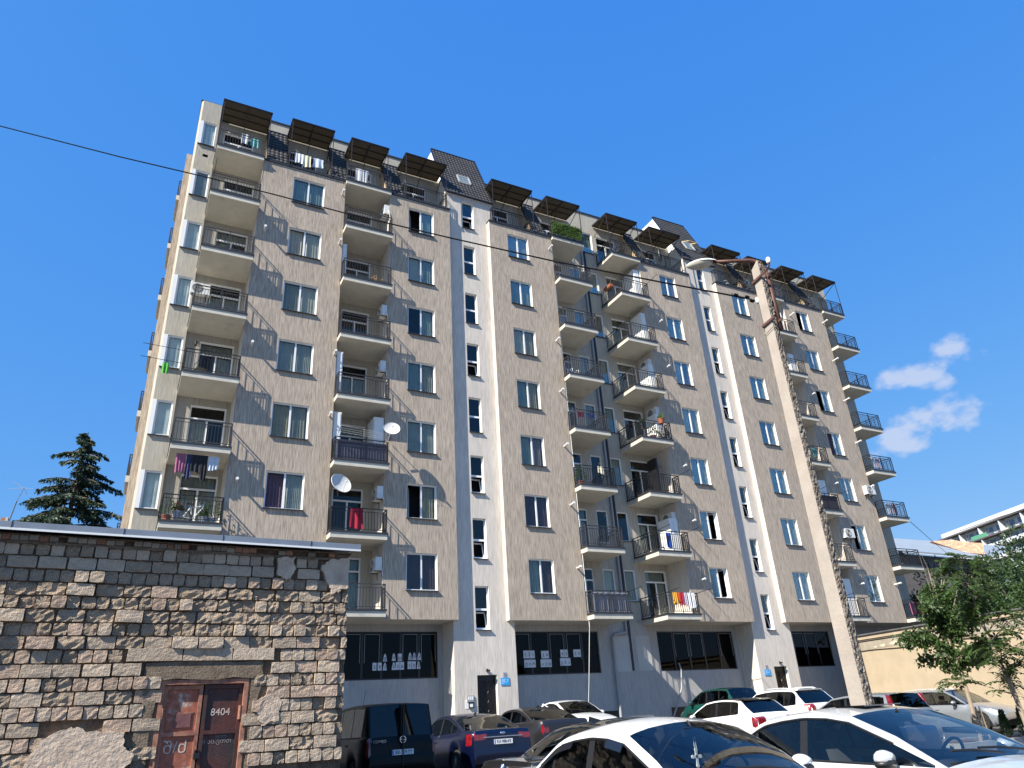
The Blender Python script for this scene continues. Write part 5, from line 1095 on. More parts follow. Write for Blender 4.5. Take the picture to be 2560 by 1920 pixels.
suv, V_, P_ = make_car('parked_car', 'white off-roader with silver roof rails behind the black-roofed crossover', (21.85, -7.7), UP, 'paint_white', L=4.5, W=1.84, H=1.70, hood=1.1, nose=.8, xw0=1.1, xw1=1.95, xr0=3.7, xr1=4.2, deck=1.18, belt0=1.03, belt1=1.15, pillars=(2.5,), qwin=3.3, side_end=3.85, sideglass='glass_dark', rails=True, spoiler=True, tail=(.9, 1.15, .7, .25))
bk, V_, P_ = make_car('parked_car', 'black saloon mostly hidden behind the white off-roader', (25.4, -4.2), UP, 'paint_black', L=4.5, W=1.78, H=1.46, sideglass='glass_dark')
hatch, V_, P_ = make_car('parked_car', 'silver small estate with tall red tail lamp behind the lamp post', (19.9, -12.7, .1), UP, 'paint_silver2', L=4.0, W=1.7, H=1.53, hood=1.0, nose=.75, xw0=.85, xw1=1.7, xr0=3.6, xr1=3.85, deck=1.08, belt0=.95, belt1=1.03, pillars=(2.2,), qwin=3.0, side_end=3.5, sideglass='glass_dark', tumble=.2)
b = MB()
for sgn in (1, -1): b = MB(); b.prism([(1.62, 1.0), (1.80, 1.0), (1.70, 1.42), (1.60, 1.46)], sgn * .67, sgn * .74) if sgn > 0 else b.prism([(1.62, 1.0), (1.80, 1.0), (1.70, 1.42), (1.60, 1.46)], -.74, -.67); b.build('taillight', 'lamp_red', hatch, (0, 0, 0))
nv, V_, P_ = make_car('parked_car', 'dark blue low saloon whose roof shows just right of the lamp post', (16.2, -15.0, -.08), UP, 'paint_navy', L=4.4, W=1.72, H=1.42, sideglass='glass_dark')
wagon, V_, P_ = make_car('parked_car', 'silver estate car facing the street beside the ochre outbuilding', (29.1, -9.55), DN, 'paint_silver2', L=4.65, W=1.8, H=1.52, hood=.98, xw0=1.25, xw1=2.05, xr0=4.0, xr1=4.5, deck=1.1, belt0=.92, belt1=1.0, pillars=(2.65,), qwin=3.6, side_end=4.15, glassm='glass_car', sideglass='glass_tint', rails=True)
# ------------------------------------------------------------------ trees and planting
leafmat('cedar_leaf', (.026, .052, .026), .15, .5); leafmat('leaf_mid', (.055, .10, .026), .4, .4); leafmat('leaf_dark', (.022, .045, .016), .25, .5); leafmat('leaf_fresh', (.085, .16, .03), .4, .35)
mat('bark', (.13, .095, .07), .95, var=.3, vscale=8, bump=.7, bscale=20, bdist=.03); mat('bark_pale', (.30, .235, .175), .9, var=.2, vscale=8, bump=.4, bscale=20)
def leaf(b, p, d, n, l, w):
    """pointed leaf folded on its midrib"""
    d = d.normalized(); s_ = d.cross(n).normalized(); n = s_.cross(d)
    b.add([p, p + d * l * .45 + s_ * w * .5 + n * w * .12, p + d * l, p + d * l * .45 - s_ * w * .5 + n * w * .12], [(0, 1, 2), (0, 2, 3)])
def rv(r_): return Vector((r_.gauss(0, 1), r_.gauss(0, 1), r_.gauss(0, 1))).normalized()
# cedar behind the shed
def cedar(loc, h, label):
    rr = random.Random(4); t = thing('cedar_tree', label, 'tree', loc)
    b = MB(); b.tube([(0, 0, 0), (.08, 0, h * .4), (-.05, .05, h * .75), (.05, 0, h - .1)], [.32, .24, .12, .03], 9); b.build('trunk', 'bark', t, (0, 0, 0))
    b = MB(); br = MB(); z = h * .40
    while z < h - .15:
        f = 1 - (z - h * .40) / (h * .60); ln0 = .35 + 4.6 * f ** .85
        for _ in range(4 if z < h * .9 else 3):
            a = rr.uniform(0, 6.283); ln = ln0 * rr.uniform(.5, 1.3); d = Vector((math.cos(a), math.sin(a), 0)); pts = []
            rise = rr.uniform(.05, .30)
            for i in range(9): u = i / 8; pts.append(Vector((0, 0, z)) + d * ln * u + Vector((0, 0, ln * (rise * u - .42 * u * u * (1 - .3 * f)))))
            br.tube(pts, [.05 * (1 - i / 9) + .008 for i in range(9)], 5, cap=False)
            sd = Vector((-d.y, d.x, 0)); ns = max(9, int(ln * 11))
            for j in range(ns):
                u = .12 + .88 * (j + rr.random()) / ns; k = min(7, int(u * 8)); base = pts[k].lerp(pts[k + 1], u * 8 - k)
                for sg in (-1, 1):
                    tl = (.28 + .55 * (1 - u)) * min(1, ln * .4) * rr.uniform(.6, 1.2); td = (d * rr.uniform(.3, .8) + sd * sg * rr.uniform(.5, 1) + Vector((0, 0, rr.uniform(-.75, -.15)))).normalized()
                    nt_ = max(3, int(tl / .10))
                    for q in range(nt_):
                        v = (q + .5) / nt_; c = base + td * tl * v + Vector((0, 0, -.25 * tl * v * v))
                        for _ in range(2): leaf(b, c, (td * .6 + rv(rr) * .55 + Vector((0, 0, -.35))), rv(rr), rr.uniform(.16, .28), .085)
        z += rr.uniform(.30, .52) * (1 if z < h * .9 else .6)
    br.build('branches', 'bark', t, (0, 0, 0)); b.build('crown', 'cedar_leaf', t, (0, 0, 0), kind='stuff')
cedar((-3.85, 20.0, 1.0), 18.5, 'tall dark cedar with drooping tiered branches rising behind the shed')
# young street trees on the right
def young_tree(loc, h, seed, label, lean=(0, 0), pinnate=True, crown=(.55, 1.0), rad=1.1, n=70, bare=False):
    rr = random.Random(seed); t = thing('young_tree', label, 'tree', loc)
    top = Vector((lean[0], lean[1], h)); b = MB(); pts = [Vector((0, 0, 0)), top * .3 + Vector((.05, 0, 0)), top * .6 + Vector((-.04, .03, 0)), top]
    b.tube(pts, [.07, .058, .04, .012], 8); 
    lv = MB(); br = []
    for i in range(16):
        f = crown[0] + (crown[1] - crown[0]) * i / 15; a = rr.uniform(0, 6.283) + i * 2.4; p0 = top * f; ln = rad * (1.15 - .75 * (f - crown[0]) / (crown[1] - crown[0])) * rr.uniform(.6, 1.1)
        d = Vector((math.cos(a), math.sin(a), rr.uniform(.25, .9))).normalized(); p1 = p0 + d * ln * .6; p2 = p0 + d * ln + Vector((0, 0, -.12 * ln)); br.append((p0, p1, p2)); b.tube([p0, p1, p2], [.022, .014, .006], 5, cap=False)
    if bare:
        for i in range(9):
            a = rr.uniform(0, 6.283); p0 = top * rr.uniform(.55, .8); d = Vector((math.cos(a) * .45, math.sin(a) * .45, 1)).normalized(); l_ = rr.uniform(1.0, 2.0); b.tube([p0, p0 + d * l_ * .5 + rv(rr) * .08, p0 + d * l_ + rv(rr) * .12], [.016, .011, .004], 5, cap=False)
    b.build('trunk', 'bark_pale', t, (0, 0, 0))
    for _ in range(n):
        p0, p1, p2 = rr.choice(br); u = rr.random(); base = p0.lerp(p1, u * 2) if u < .5 else p1.lerp(p2, u * 2 - 1)
        if pinnate:
            d = (Vector((base.x - top.x * base.z / h, base.y, 0)) * .8 + rv(rr) * .6 + Vector((0, 0, .35))).normalized(); ln = rr.uniform(.45, .75); s_ = d.cross(Vector((0, 0, 1))).normalized(); k = 9
            for j in range(1, k + 1):
                v = j / k; c = base + d * ln * v + Vector((0, 0, -.42 * ln * v * v)); dd = (d + Vector((0, 0, -.8 * v))).normalized()
                for sg in (-1, 1): leaf(lv, c, s_ * sg + dd * .45 + Vector((0, 0, -.35)) + rv(rr) * .2, Vector((0, 0, 1)) + rv(rr) * .3, rr.uniform(.13, .19), rr.uniform(.055, .08))
        else:
            for _ in range(9):
                c = base + rv(rr) * rr.uniform(.05, .34); leaf(lv, c, rv(rr) + Vector((0, 0, -.7)), rv(rr) + Vector((0, 0, .6)), rr.uniform(.11, .19), rr.uniform(.07, .11))
    lv.build('crown', 'leaf_mid', t, (0, 0, 0), kind='stuff')
def on_ground(px, depth): p = at(px, 1800, depth); return (p.x, p.y, ground_z(p.y) + .1)
young_tree(on_ground(2438, 22), 5.2, 3, 'young leafy tree with bare upper twigs in front of the ochre outbuilding', (0.05, .1), False, (.40, .86), 1.4, 800, True)
young_tree(on_ground(2566, 19.5), 5.0, 8, 'young tree with long feathery leaves at the right edge', (-.25, .3), True, (.27, .98), 1.65, 330)
# planting bed with small conifers
bed = at(2520, 1820, 23.5)
mb = MB(); mb.grid(lambda u, v: (bed.x - 4 + u * 12, bed.y - .9 + v * 1.6, ground_z(bed.y) + .10 + .05 * math.sin(u * 40) * math.sin(v * 9)), 40, 6); o = mb.build('planting_bed', 'soil', smooth=True); o['kind'] = 'structure'
mb = MB(); mb.box(bed.x - 4.15, bed.x + 8, bed.y - 1.05, bed.y - .9, ground_z(bed.y) - .1, ground_z(bed.y) + .16); mb.box(bed.x - 4.15, bed.x + 8, bed.y + .7, bed.y + .85, ground_z(bed.y) - .1, ground_z(bed.y) + .16); mb.box(bed.x - 4.15, bed.x - 4, bed.y - .9, bed.y + .7, ground_z(bed.y) - .1, ground_z(bed.y) + .16); o = mb.build('kerb', 'concrete'); o['kind'] = 'structure'
def thuja(px, depth, h, label, seed):
    rr = random.Random(seed); p = on_ground(px, depth); t = thing('small_conifer', label, 'shrub', p)
    b = MB(); b.tube([(0, 0, 0), (0, 0, h * .9)], [.02, .006], 6); b.build('trunk', 'bark', t, (0, 0, 0)); b = MB()
    for _ in range(700):
        z = rr.random() ** .8 * h; r_ = .24 * h * (1 - z / h) ** .7 + .02; a = rr.uniform(0, 6.283); q = r_ * rr.uniform(.4, 1); c = Vector((math.cos(a) * q, math.sin(a) * q, z + .03)); leaf(b, c, Vector((math.cos(a) * .5, math.sin(a) * .5, 1)) + rv(rr) * .3, rv(rr), .10, .03)
    b.build('crown', 'leaf_mid', t, (0, 0, 0), kind='stuff')
thuja(2508, 23.4, .75, 'small bushy conifer in front of the silver estate front wheel', 1); thuja(2556, 23.2, .85, 'small bushy conifer at the right edge by the bed kerb', 2)
for px, dp, lb in ((2462, 22.5, 'pale wooden stake leaning beside the young leafy tree'), (2452, 22.3, 'thin wooden stake tied to the young leafy tree')):
    p = on_ground(px, dp); b = MB(); b.bar((0, 0, 0), (-.06, .02, 1.0), .05, .03); o = b.build('wooden_stake', 'beige_board', None, p); tag(o, lb, 'stake')
# dark evergreens between the wall and the old house
def bushy(px, py, depth, rx, rz, n, seed, label, ls=.3, mname='leaf_dark'):
    rr = random.Random(seed); c = at(px, py, depth); t = thing('evergreen_tree', label, 'tree', (c.x, c.y, ground_z(c.y)))
    zc = c.z - ground_z(c.y); b = MB(); b.tube([(0, 0, 0), (0, 0, zc)], [.22, .1], 7); 
    lv = MB(); cl = [(Vector((rr.gauss(0, .5) * rx, rr.gauss(0, .5) * rx, zc + rr.gauss(0, .45) * rz)), rr.uniform(.25, .5) * rx) for _ in range(26)]
    for q, r_ in cl[::3]: b.tube([(0, 0, zc * .6), q], [.06, .02], 5, cap=False)
    b.build('trunk', 'bark', t, (0, 0, 0))
    for _ in range(n):
        q, r_ = rr.choice(cl); v = rv(rr); p = q + v * r_ * rr.uniform(.75, 1.05); leaf(lv, p, v + rv(rr) * .8 + Vector((0, 0, .3)), rv(rr), ls * rr.uniform(.6, 1.2), ls * .4)
    lv.build('crown', mname, t, (0, 0, 0), kind='stuff')
bushy(2485, 1540, 46, 2.8, 2.5, 6500, 1, 'dark pine bush in front of the old house wall'); bushy(2400, 1545, 48, 2.4, 2.2, 5000, 6, 'shaded dark shrub left of the pines below the old house eaves'); bushy(2570, 1500, 43, 2.6, 2.9, 6500, 2, 'dense green pine behind the outbuilding roof', .26, 'leaf_mid'); bushy(2600, 1460, 47, 2.6, 2.8, 6000, 3, 'tall dark pine at the right edge before the far white block')
bushy(2330, 1560, 52, 2.2, 2.4, 3500, 9, 'dark shrub hidden behind the young leafy tree')

# ------------------------------------------------------------------ things on the balconies and walls
mat('ac_white', (.68, .68, .66), .5, var=.04); mat('ac_dark', (.05, .05, .055), .6); mat('dish_white', (.55, .55, .53), .55)
def ac_unit(p, face, label):
    """p: centre of back, face: angle of outward normal"""
    t = thing('air_conditioner', label, 'air conditioner', p, face + math.pi / 2, 'air conditioning units on the facade')
    b = MB(); b.box(-.40, .40, -.30, -.03, -.27, .27); c = b.build('casing', 'ac_white', t, (0, 0, 0))
    b = MB(); b.lathe([(.22, -.0), (.225, -.012), (.205, -.012), (.205, 0)], 24, (-.12, -.302, 0), (0, 1, 0)); b.lathe([(0, 0), (.205, .0)], 24, (-.12, -.303, 0), (0, 1, 0))
    b.build('fan_opening', 'ac_dark', c, (0, 0, 0)); b = MB()
    for i in range(6): b.tube([(-.12 + (.03 + i * .034) * math.cos(a), -.312, (.03 + i * .034) * math.sin(a)) for a in [j * math.pi / 8 for j in range(17)]], .004, 4, cap=False)
    b.build('fan_grille', 'ac_white', c, (0, 0, 0), kind='stuff')
    for x in (-.28, .28): b = MB(); b.bar((x, .0, -.29), (x, -.32, -.29), .035, .03); b.bar((x, 0, -.29), (x, 0, -.55), .035, .03); b.build('bracket', 'dark_metal', t, (0, 0, 0))
    b = MB(); b.tube([(.41, -.1, -.1), (.46, -.06, -.2), (.45, .0, -.5)], .018, 6); b.build('hose', 'pipe_white', t, (0, 0, 0))
    return t
W_ = math.pi; S_ = -math.pi / 2
ordn = ['ground-level', 'lowest', 'second', 'third', 'fourth', 'fifth', 'sixth', 'top']
for k, lb in ((6, 'air conditioner under the top terrace in the second balcony column'), (4, 'air conditioner above the fifth-storey balcony of the second balcony column'), (3, 'air conditioner with looped white hose in the second balcony column'), (1, 'air conditioner above the red cloth balcony'), (0, 'air conditioner over the lowest balcony beside the shed corner')):
    ac_unit((9.13, .42, ZK(k) + 2.2), W_, lb)
ac_unit((.80, YB, ZK(4) + 2.15), S_, 'air conditioner on the wall by the left corner bay')
for k, lb in ((4, 'air conditioner high beside the white cabinet in the right-hand central balcony column'), (3, 'air conditioner above the potted plants in the right-hand central balcony column'), (1, 'air conditioner above the blue cloth balcony in the central recess')): ac_unit((25.2, .55, ZK(k) + 2.25), W_, lb)
ac_unit((37.95, 0, ZK(1) + 2.05), S_, 'air conditioner beside the window right of the lamp post'); ac_unit((41.0, 0, ZK(2) + 1.95), S_, 'air conditioner on the wall end near the right corner balconies'); ac_unit((25.75, 1.25, 28.35), S_, 'white air conditioner on the roof terrace above the central recess')
def dish(p, d, r_, label, ang):
    t = thing('satellite_dish', label, 'satellite dish', p); d = Vector(d).normalized(); b = MB()
    b.lathe([(r_ * i / 7, .22 * r_ * (i / 7) ** 2) for i in range(8)] + [(r_ * .985, .245 * r_)] + [(r_ * i / 7, .22 * r_ * (i / 7) ** 2 - .012) for i in range(7, -1, -1)], 32, (0, 0, 0), d); b.build('reflector', 'dish_white', t, (0, 0, 0), smooth='a')
    x = d.cross(Vector((0, 0, 1))).normalized(); y = x.cross(d); f = d * r_ * .95 - y * r_ * .35
    b = MB(); b.tube([-y * r_ * .97 + d * .2 * r_, f], .012, 6); b.lathe([(0, -.05), (.03, -.05), (.035, .05), (0, .06)], 10, f, f); b.build('feed_arm', 'ac_white', t, (0, 0, 0))
    b = MB(); b.tube([(0, 0, 0), (0, .18, -.05), (0, .30, -.45)], .022, 7); b.tube([(0, .2, -.1), (0, .62, -.2)], .02, 6); b.build('mount', 'dark_metal', t, (0, 0, 0))
dish((7.02, -.72, 10.75), (.25, -.80, .30), .46, 'large white satellite dish at the left of the red cloth balcony', 0); dish((9.18, -.72, 13.45), (-.15, -.9, .35), .36, 'smaller white satellite dish on the screened balcony corner', 0)
# cabinets on the balconies
def cabinet(x0, x1, y0, y1, z0, h, label, mname='white_paint'):
    t = thing('balcony_cabinet', label, 'cabinet', ((x0 + x1) / 2, (y0 + y1) / 2, z0)); w = x1 - x0; d = y1 - y0
    b = MB(); b.box(-w / 2, w / 2, -d / 2, d / 2, 0, h); c = b.build('carcass', mname, t, (0, 0, 0)); n = 2 if w > .5 else 1
    for i in range(n):
        b = MB(); a = -w / 2 + .03 + i * (w - .06) / n; e = a + (w - .06) / n - .02; b.box(a, e, -d / 2 - .02, -d / 2, .05, h * .62); b.box(a, e, -d / 2 - .02, -d / 2, h * .65, h - .05); b.build('door', mname, t, (0, 0, 0))
def Fz(k): return ZK(k) + .25
cabinet(6.80, 7.02, .15, 1.0, Fz(5), 2.3, 'narrow white cabinet at the left of the fourth balcony from the top, second column'); cabinet(6.80, 7.08, .1, 1.0, Fz(3), 2.35, 'white closet at the left of the balcony with woven baskets'); cabinet(6.80, 7.15, .1, 1.1, Fz(2), 2.4, 'white closet left of the screened balcony with the dish'); cabinet(8.62, 9.08, .1, 1.1, Fz(2), 2.4, 'white panelled closet right of the screened balcony with the dish')
cabinet(24.75, 25.15, .1, 1.1, Fz(6), 2.35, 'white closet on the second-highest balcony of the central recess right side'); cabinet(24.8, 25.15, .1, 1.1, Fz(5), 2.3, 'white closet below the second-highest balcony, central recess right side'); cabinet(24.8, 25.15, .1, 1.0, Fz(4), 1.9, 'low white closet under the wall air conditioner, central recess'); cabinet(24.6, 25.15, .1, 1.0, Fz(1), 1.9, 'white closet on the balcony with the blue cloth'); cabinet(24.75, 25.15, .1, 1.0, Fz(3), 1.8, 'white closet behind the potted plants balcony')
cabinet(36.9, 37.4, .1, 1.0, Fz(5), 1.8, 'white closet on the upper balcony right of the lamp post'); cabinet(36.7, 37.4, .1, 1.0, Fz(2), 2.1, 'white cupboard above the dark screened balcony right of the lamp post'); cabinet(36.6, 37.4, .1, 1.0, Fz(0), 2.2, 'tall white cupboard on the lowest balcony right of the lamp post')
cabinet(24.35, 24.5, .2, .9, Fz(2), 2.2, 'black folded panel on the shaded balcony of the central recess', 'door_black')
# privacy screens behind railings
def screen(x0, x1, y, z0, h, mname, label, wav=0.):
    t = MB(); t.grid(lambda u, v: (x0 + (x1 - x0) * u, y + wav * math.sin(u * 40), z0 + h * v - .04 * math.sin(u * 3.14) * v), 24, 2); t.grid(lambda u, v: (x0 + (x1 - x0) * (1 - u), y + .012 + wav * math.sin((1 - u) * 40), z0 + h * v), 24, 2); o = t.build('balcony_screen', mname); tag(o, label, 'screen')
mat('screen_grey', (.10, .10, .13), .8, var=.15); mat('screen_pale', (.22, .23, .27), .8, var=.1); mat('screen_dark', (.045, .04, .06), .8)
screen(6.82, 9.06, -.42, Fz(2) + .08, .86, 'screen_grey', 'grey fabric screen tied behind the railing of the balcony with the small dish'); screen(18.98, 21.0, -.42, Fz(0) + .08, .88, 'screen_pale', 'blue-grey slatted screen on the lowest balcony left of the central pipe', .012); screen(35.2, 37.4, -.42, Fz(2) + .08, .86, 'screen_dark', 'dark violet screen on a balcony right of the lamp post')
# hedge screen on the terrace
hg = thing('artificial_hedge', 'bright green artificial hedge screen on the roof terrace railing', 'hedge screen', (19.9, -.2, 27.3)); lv = MB(); rr = random.Random(2)
for _ in range(3200): leaf(lv, Vector((rr.uniform(-1.02, 1.02), -.03 + rr.gauss(0, .035), rr.uniform(-.06, .86))), rv(rr) + Vector((0, -.6, -.4)), rv(rr), rr.uniform(.05, .09), .035)
lv.build('foliage', 'leaf_fresh', hg, (0, 0, 0), kind='stuff'); b = MB(); b.box(-1.0, 1.0, -.01, .01, 0, .85); b.build('backing', 'leaf_dark', hg, (0, 0, 0))
# washing
CL = {'pink': (.32, .10, .18), 'red': (.38, .012, .035), 'dark': (.018, .018, .022), 'navy': (.03, .04, .10), 'white': (.72, .72, .72), 'blue': (.03, .12, .55), 'yellow': (.72, .34, .03), 'orange': (.62, .10, .02), 'pale': (.55, .60, .66), 'cream': (.66, .60, .42), 'teal': (.10, .35, .34), 'green': (.08, .35, .05), 'lilac': (.5, .42, .5)}
for k_, c_ in CL.items(): mat('cloth_' + k_, c_, .9, var=.12, vscale=5)
def cloth(x, y, z, w, h, col, label, cat='laundry', name='garment', seed=0, hem=.08, group='washing hung on the balconies'):
    rr = random.Random(seed + int(x * 100)); ph = rr.random() * 6; nf = rr.uniform(1.5, 3.5)
    def f(u, v): return ((u - .5) * w * (1 - .10 * (1 - v) * math.sin(v * 3 + ph)), .03 * math.sin(u * nf * 6.28 + ph) * (1 - v * .7), -h * (1 - v) - hem * (1 - v) * math.sin(u * 5 + ph) * .5)
    b = MB(); b.grid(f, 12, 5); b.grid(lambda u, v: (lambda p: (p[0], p[1] + .012, p[2]))(f(1 - u, v)), 12, 5); o = b.build(name, 'cloth_' + col, None, (x, y, z), smooth=True); tag(o, label, cat, group); return o
cloth(7.82, -.50, Fz(1) + 1.02, .52, .86, 'red', 'crimson cloth draped over the railing of the balcony with the big dish', 'cloth')
y_ = -.36; z_ = ZK(2) - .12
for x, w, h, c, l in ((.98, .34, .75, 'pink', 'pink shirt at the left end of the dark washing line on the lowest left balcony'), (1.28, .22, .95, 'navy', 'navy trousers hanging next to the pink shirt'), (1.55, .40, .70, 'dark', 'black top in the middle of the crowded washing line, lowest left balcony'), (1.82, .22, .98, 'dark', 'long black trousers on the crowded washing line, lowest left balcony'), (2.15, .40, .55, 'pale', 'pale blue shirt at the right end of the crowded washing line')): cloth(x, y_, z_, w, h, c, l)
for x, w, h, c, l in ((23.72, .24, .55, 'yellow', 'yellow top on the lowest balcony line in the central recess'), (23.95, .16, .40, 'orange', 'orange cloth beside the yellow top'), (24.12, .20, .60, 'red', 'red garment under the orange cloth'), (24.36, .22, .62, 'lilac', 'pale pink garment on the lowest balcony line'), (24.60, .22, .75, 'white', 'white shirt on the lowest balcony line, left of the last one'), (24.85, .22, .7, 'white', 'last white shirt on the lowest balcony line by the corner')): cloth(x, -.56, Fz(0) + 1.02, w, h, c, l)
for x, w, h, c, l in ((19.35, .18, .3, 'red', 'small red garment on the balcony rail with blue socks'), (19.55, .12, .26, 'pink', 'small pink garment beside the red one'), (19.95, .14, .28, 'blue', 'blue socks on the balcony rail'), (20.15, .14, .26, 'blue', 'second pair of blue socks on the balcony rail')): cloth(x, -.42, Fz(3) + .92, w, h, c, l)
cloth(20.2, -.52, Fz(2) + 1.05, .34, .38, 'cream', 'cream cloth thrown over a black balcony rail in the central recess', 'cloth'); cloth(24.02, -.40, Fz(1) + .98, .32, .8, 'blue', 'bright blue cloth hanging inside a black balcony railing', 'cloth')
for x, w, h, c, l in ((4.35, .42, .62, 'white', 'white towel on the roof terrace railing, left one'), (4.75, .36, .72, 'cream', 'cream towel on the roof terrace railing, middle one'), (5.3, .5, .55, 'pale', 'pale sheet on the roof terrace railing, right one')): cloth(x, .0, TOP + 1.02, w, h, c, l)
cloth(7.62, .2, TOP + 1.3, .7, 1.0, 'white', 'white sheet drying on the third roof terrace', 'cloth'); cloth(1.75, .3, TOP + 1.55, .3, .6, 'white', 'white garment on the first roof terrace'); cloth(2.2, .3, TOP + 1.5, .35, .6, 'teal', 'teal garment on the first roof terrace')
for x, k, c, l in ((41.75, 3, 'white', 'white bed sheet on a right corner balcony, fourth from the top'), (42.3, 3, 'lilac', 'lilac garment on a right corner balcony, fourth from the top'), (42.1, 2, 'pale', 'pale clothes on a right corner balcony'), (42.6, 2, 'lilac', 'lilac clothes on a right corner balcony'), (42.0, 1, 'dark', 'dark coat on a right corner balcony rail'), (41.7, 0, 'pink', 'pink clothes on the lowest visible right corner balcony'), (42.5, 0, 'red', 'red clothes on the lowest visible right corner balcony')): cloth(x, -.40, Fz(k) + .9, .42, .7, c, l)
cloth(36.5, -.4, Fz(3) + .95, .4, .6, 'teal', 'teal towel on a black balcony right of the lamp post'); cloth(36.9, .0, Fz(6) + 1.9, .3, 1.3, 'white', 'white clothes hanging on the top balcony right of the lamp post'); cloth(.48 - .55, .9, ZK(3) + 1.15, .25, .5, 'green', 'green rag tied to the rods left of the corner balcony', 'cloth')
# clothes rods fixed to the railings, washing lines
def rod(nm, k, x, ln=1.0, up=.06, z=None): b = MB(); zz = Fz(k) + 1.0; b.tube([(x, PJ + .4, zz - .02), (x + .02, PJ - ln, zz + up)], .014, 6); b.build('clothes_rod', 'rail_black', BAL[nm, k], (0, 0, 0))
for k in (6, 2, 1, 0): rod('c4', k, 23.2); rod('c4', k, 25.12)
for k in (6,): rod('c1', k, .6, .45, .5); rod('c1', k, 2.64, .45, .5)
for k in (0, ): rod('c3', k, 21.0)
for k in (2, 0): rod('c5', k, 37.4); rod('c5', k, 35.3)
b = MB(); 
for z in (.98, .40): b.tube([(.6, -.3, Fz(3) + z), (-1.0, -.35, Fz(3) + z + .05)], .012, 6)
b.build('clothes_rod', 'rail_black', BAL['c1', 3], (0, 0, 0), kind='stuff')
b = MB()
for i in range(4): y = -.5 - i * .16; b.tube([(6.85, y, Fz(2) + 1.25 + i * .03), (9.05, y, Fz(2) + 1.12 + i * .02)], .006, 4)
for x in (6.85, 9.05): b.tube([(x, -.45, Fz(2) + .95), (x, -1.05, Fz(2) + 1.3)], .014, 6)
b.build('washing_line', 'ac_white', BAL['c2', 2], (0, 0, 0), kind='stuff')
# pots, plants, furniture
mat('terracotta', (.34, .11, .05), .8); mat('pot_grey', (.30, .33, .38), .6); mat('wicker', (.36, .22, .10), .85, var=.3, vscale=30)
def potted(x, y, z, h, label, pot='terracotta', seed=1, lm='leaf_mid', flower=None, w=.16):
    rr = random.Random(seed); t = thing('potted_plant', label, 'plant', (x, y, z)); b = MB(); b.lathe([(0, 0), (w * .7, 0), (w, .24), (w * 1.08, .24), (w * 1.08, .27), (w * .9, .27), (0, .25)], 14); b.build('pot', pot, t, (0, 0, 0), smooth='a')
    b = MB()
    for _ in range(150): q = rv(rr); c = Vector((q.x * h * .3, q.y * h * .3, .3 + abs(q.z) * h * rr.uniform(.3, 1))); leaf(b, c, q + Vector((0, 0, .6)), rv(rr), rr.uniform(.08, .16), .04)
    b.build('foliage', lm, t, (0, 0, 0), kind='stuff')
    if flower:
        b = MB()
        for _ in range(14): c = Vector((rr.gauss(0, .1), rr.gauss(0, .1), .3 + rr.uniform(.2, .8) * h)); b.lathe([(0, -.03), (.04, 0), (0, .03)], 7, c)
        b.build('flowers', flower, t, (0, 0, 0), kind='stuff')
z1 = Fz(1)
potted(.78, -.25, z1, .75, 'tall leafy plant in a terracotta pot at the left of the lowest left balcony', seed=1); potted(1.15, -.28, z1 + .15, .35, 'red flowering plant in a grey tub on the lowest left balcony', 'pot_grey', 2, flower='cloth_red', w=.2); potted(2.35, -.25, z1, .85, 'bushy plant in the right corner of the lowest left balcony', 'pot_grey', 3); potted(2.05, -.3, z1, .3, 'small plant in a grey bucket in front of the bicycle', 'pot_grey', 4)
z3 = Fz(3); potted(23.45, -.3, z3 + .55, .3, 'potted plant at the left corner of the plant-filled balcony, central recess', 'ac_dark', 5); potted(24.55, -.55, z3 + .9, .32, 'bright green plant in a rail planter, central recess', 'terracotta', 6, 'leaf_fresh', w=.2); potted(24.9, -.2, z3, .75, 'dark bushy plant behind the railing of the plant-filled balcony', 'ac_dark', 7, 'leaf_dark'); potted(24.15, -.2, z3, .7, 'trailing plant in the middle of the plant-filled balcony', 'terracotta', 8, 'leaf_dark')
potted(19.15, -.2, Fz(2), .8, 'climbing plant at the left end of a black balcony railing', 'terracotta', 9, 'leaf_fresh')
t = thing('window_box', 'red-brown planter box on the side rail of the second-highest central balcony', 'planter', (23.02, .55, Fz(6) + .78)); b = MB(); b.prism([(-.09, 0), (.09, 0), (.12, .16), (-.12, .16)], -.35, .35); b.build('box', 'terracotta', t, (0, 0, 0)); b = MB(); b.tube([(.0, -.3, .16), (0, -.3, .55), (0, .0, .6), (0, .1, .16)], .012, 6); b.build('hoop', 'dark_metal', t, (0, 0, 0))
def chair(x, y, z, rz, mname, label):
    t = thing('balcony_chair', label, 'chair', (x, y, z), rz); b = MB(); b.box(-.22, .22, -.22, .22, .42, .45); b.build('seat', mname, t, (0, 0, 0)); b = MB(); b.grid(lambda u, v: (-.22 + .44 * u, .22 + .08 * v + .05 * math.sin(u * 3.14), .45 + .45 * v), 6, 4); b.build('backrest', mname, t, (0, 0, 0), smooth=True)
    for sx in (-.19, .19):
        for sy in (-.19, .19): q = MB(); q.tube([(sx, sy, 0), (sx, sy, .43)], .014, 6); q.build('leg', mname, t, (0, 0, 0))
        q = MB(); q.tube([(sx * 1.15, -.19, .44), (sx * 1.15, -.2, .66), (sx * 1.15, .22, .70)], .014, 6); q.build('armrest', mname, t, (0, 0, 0))
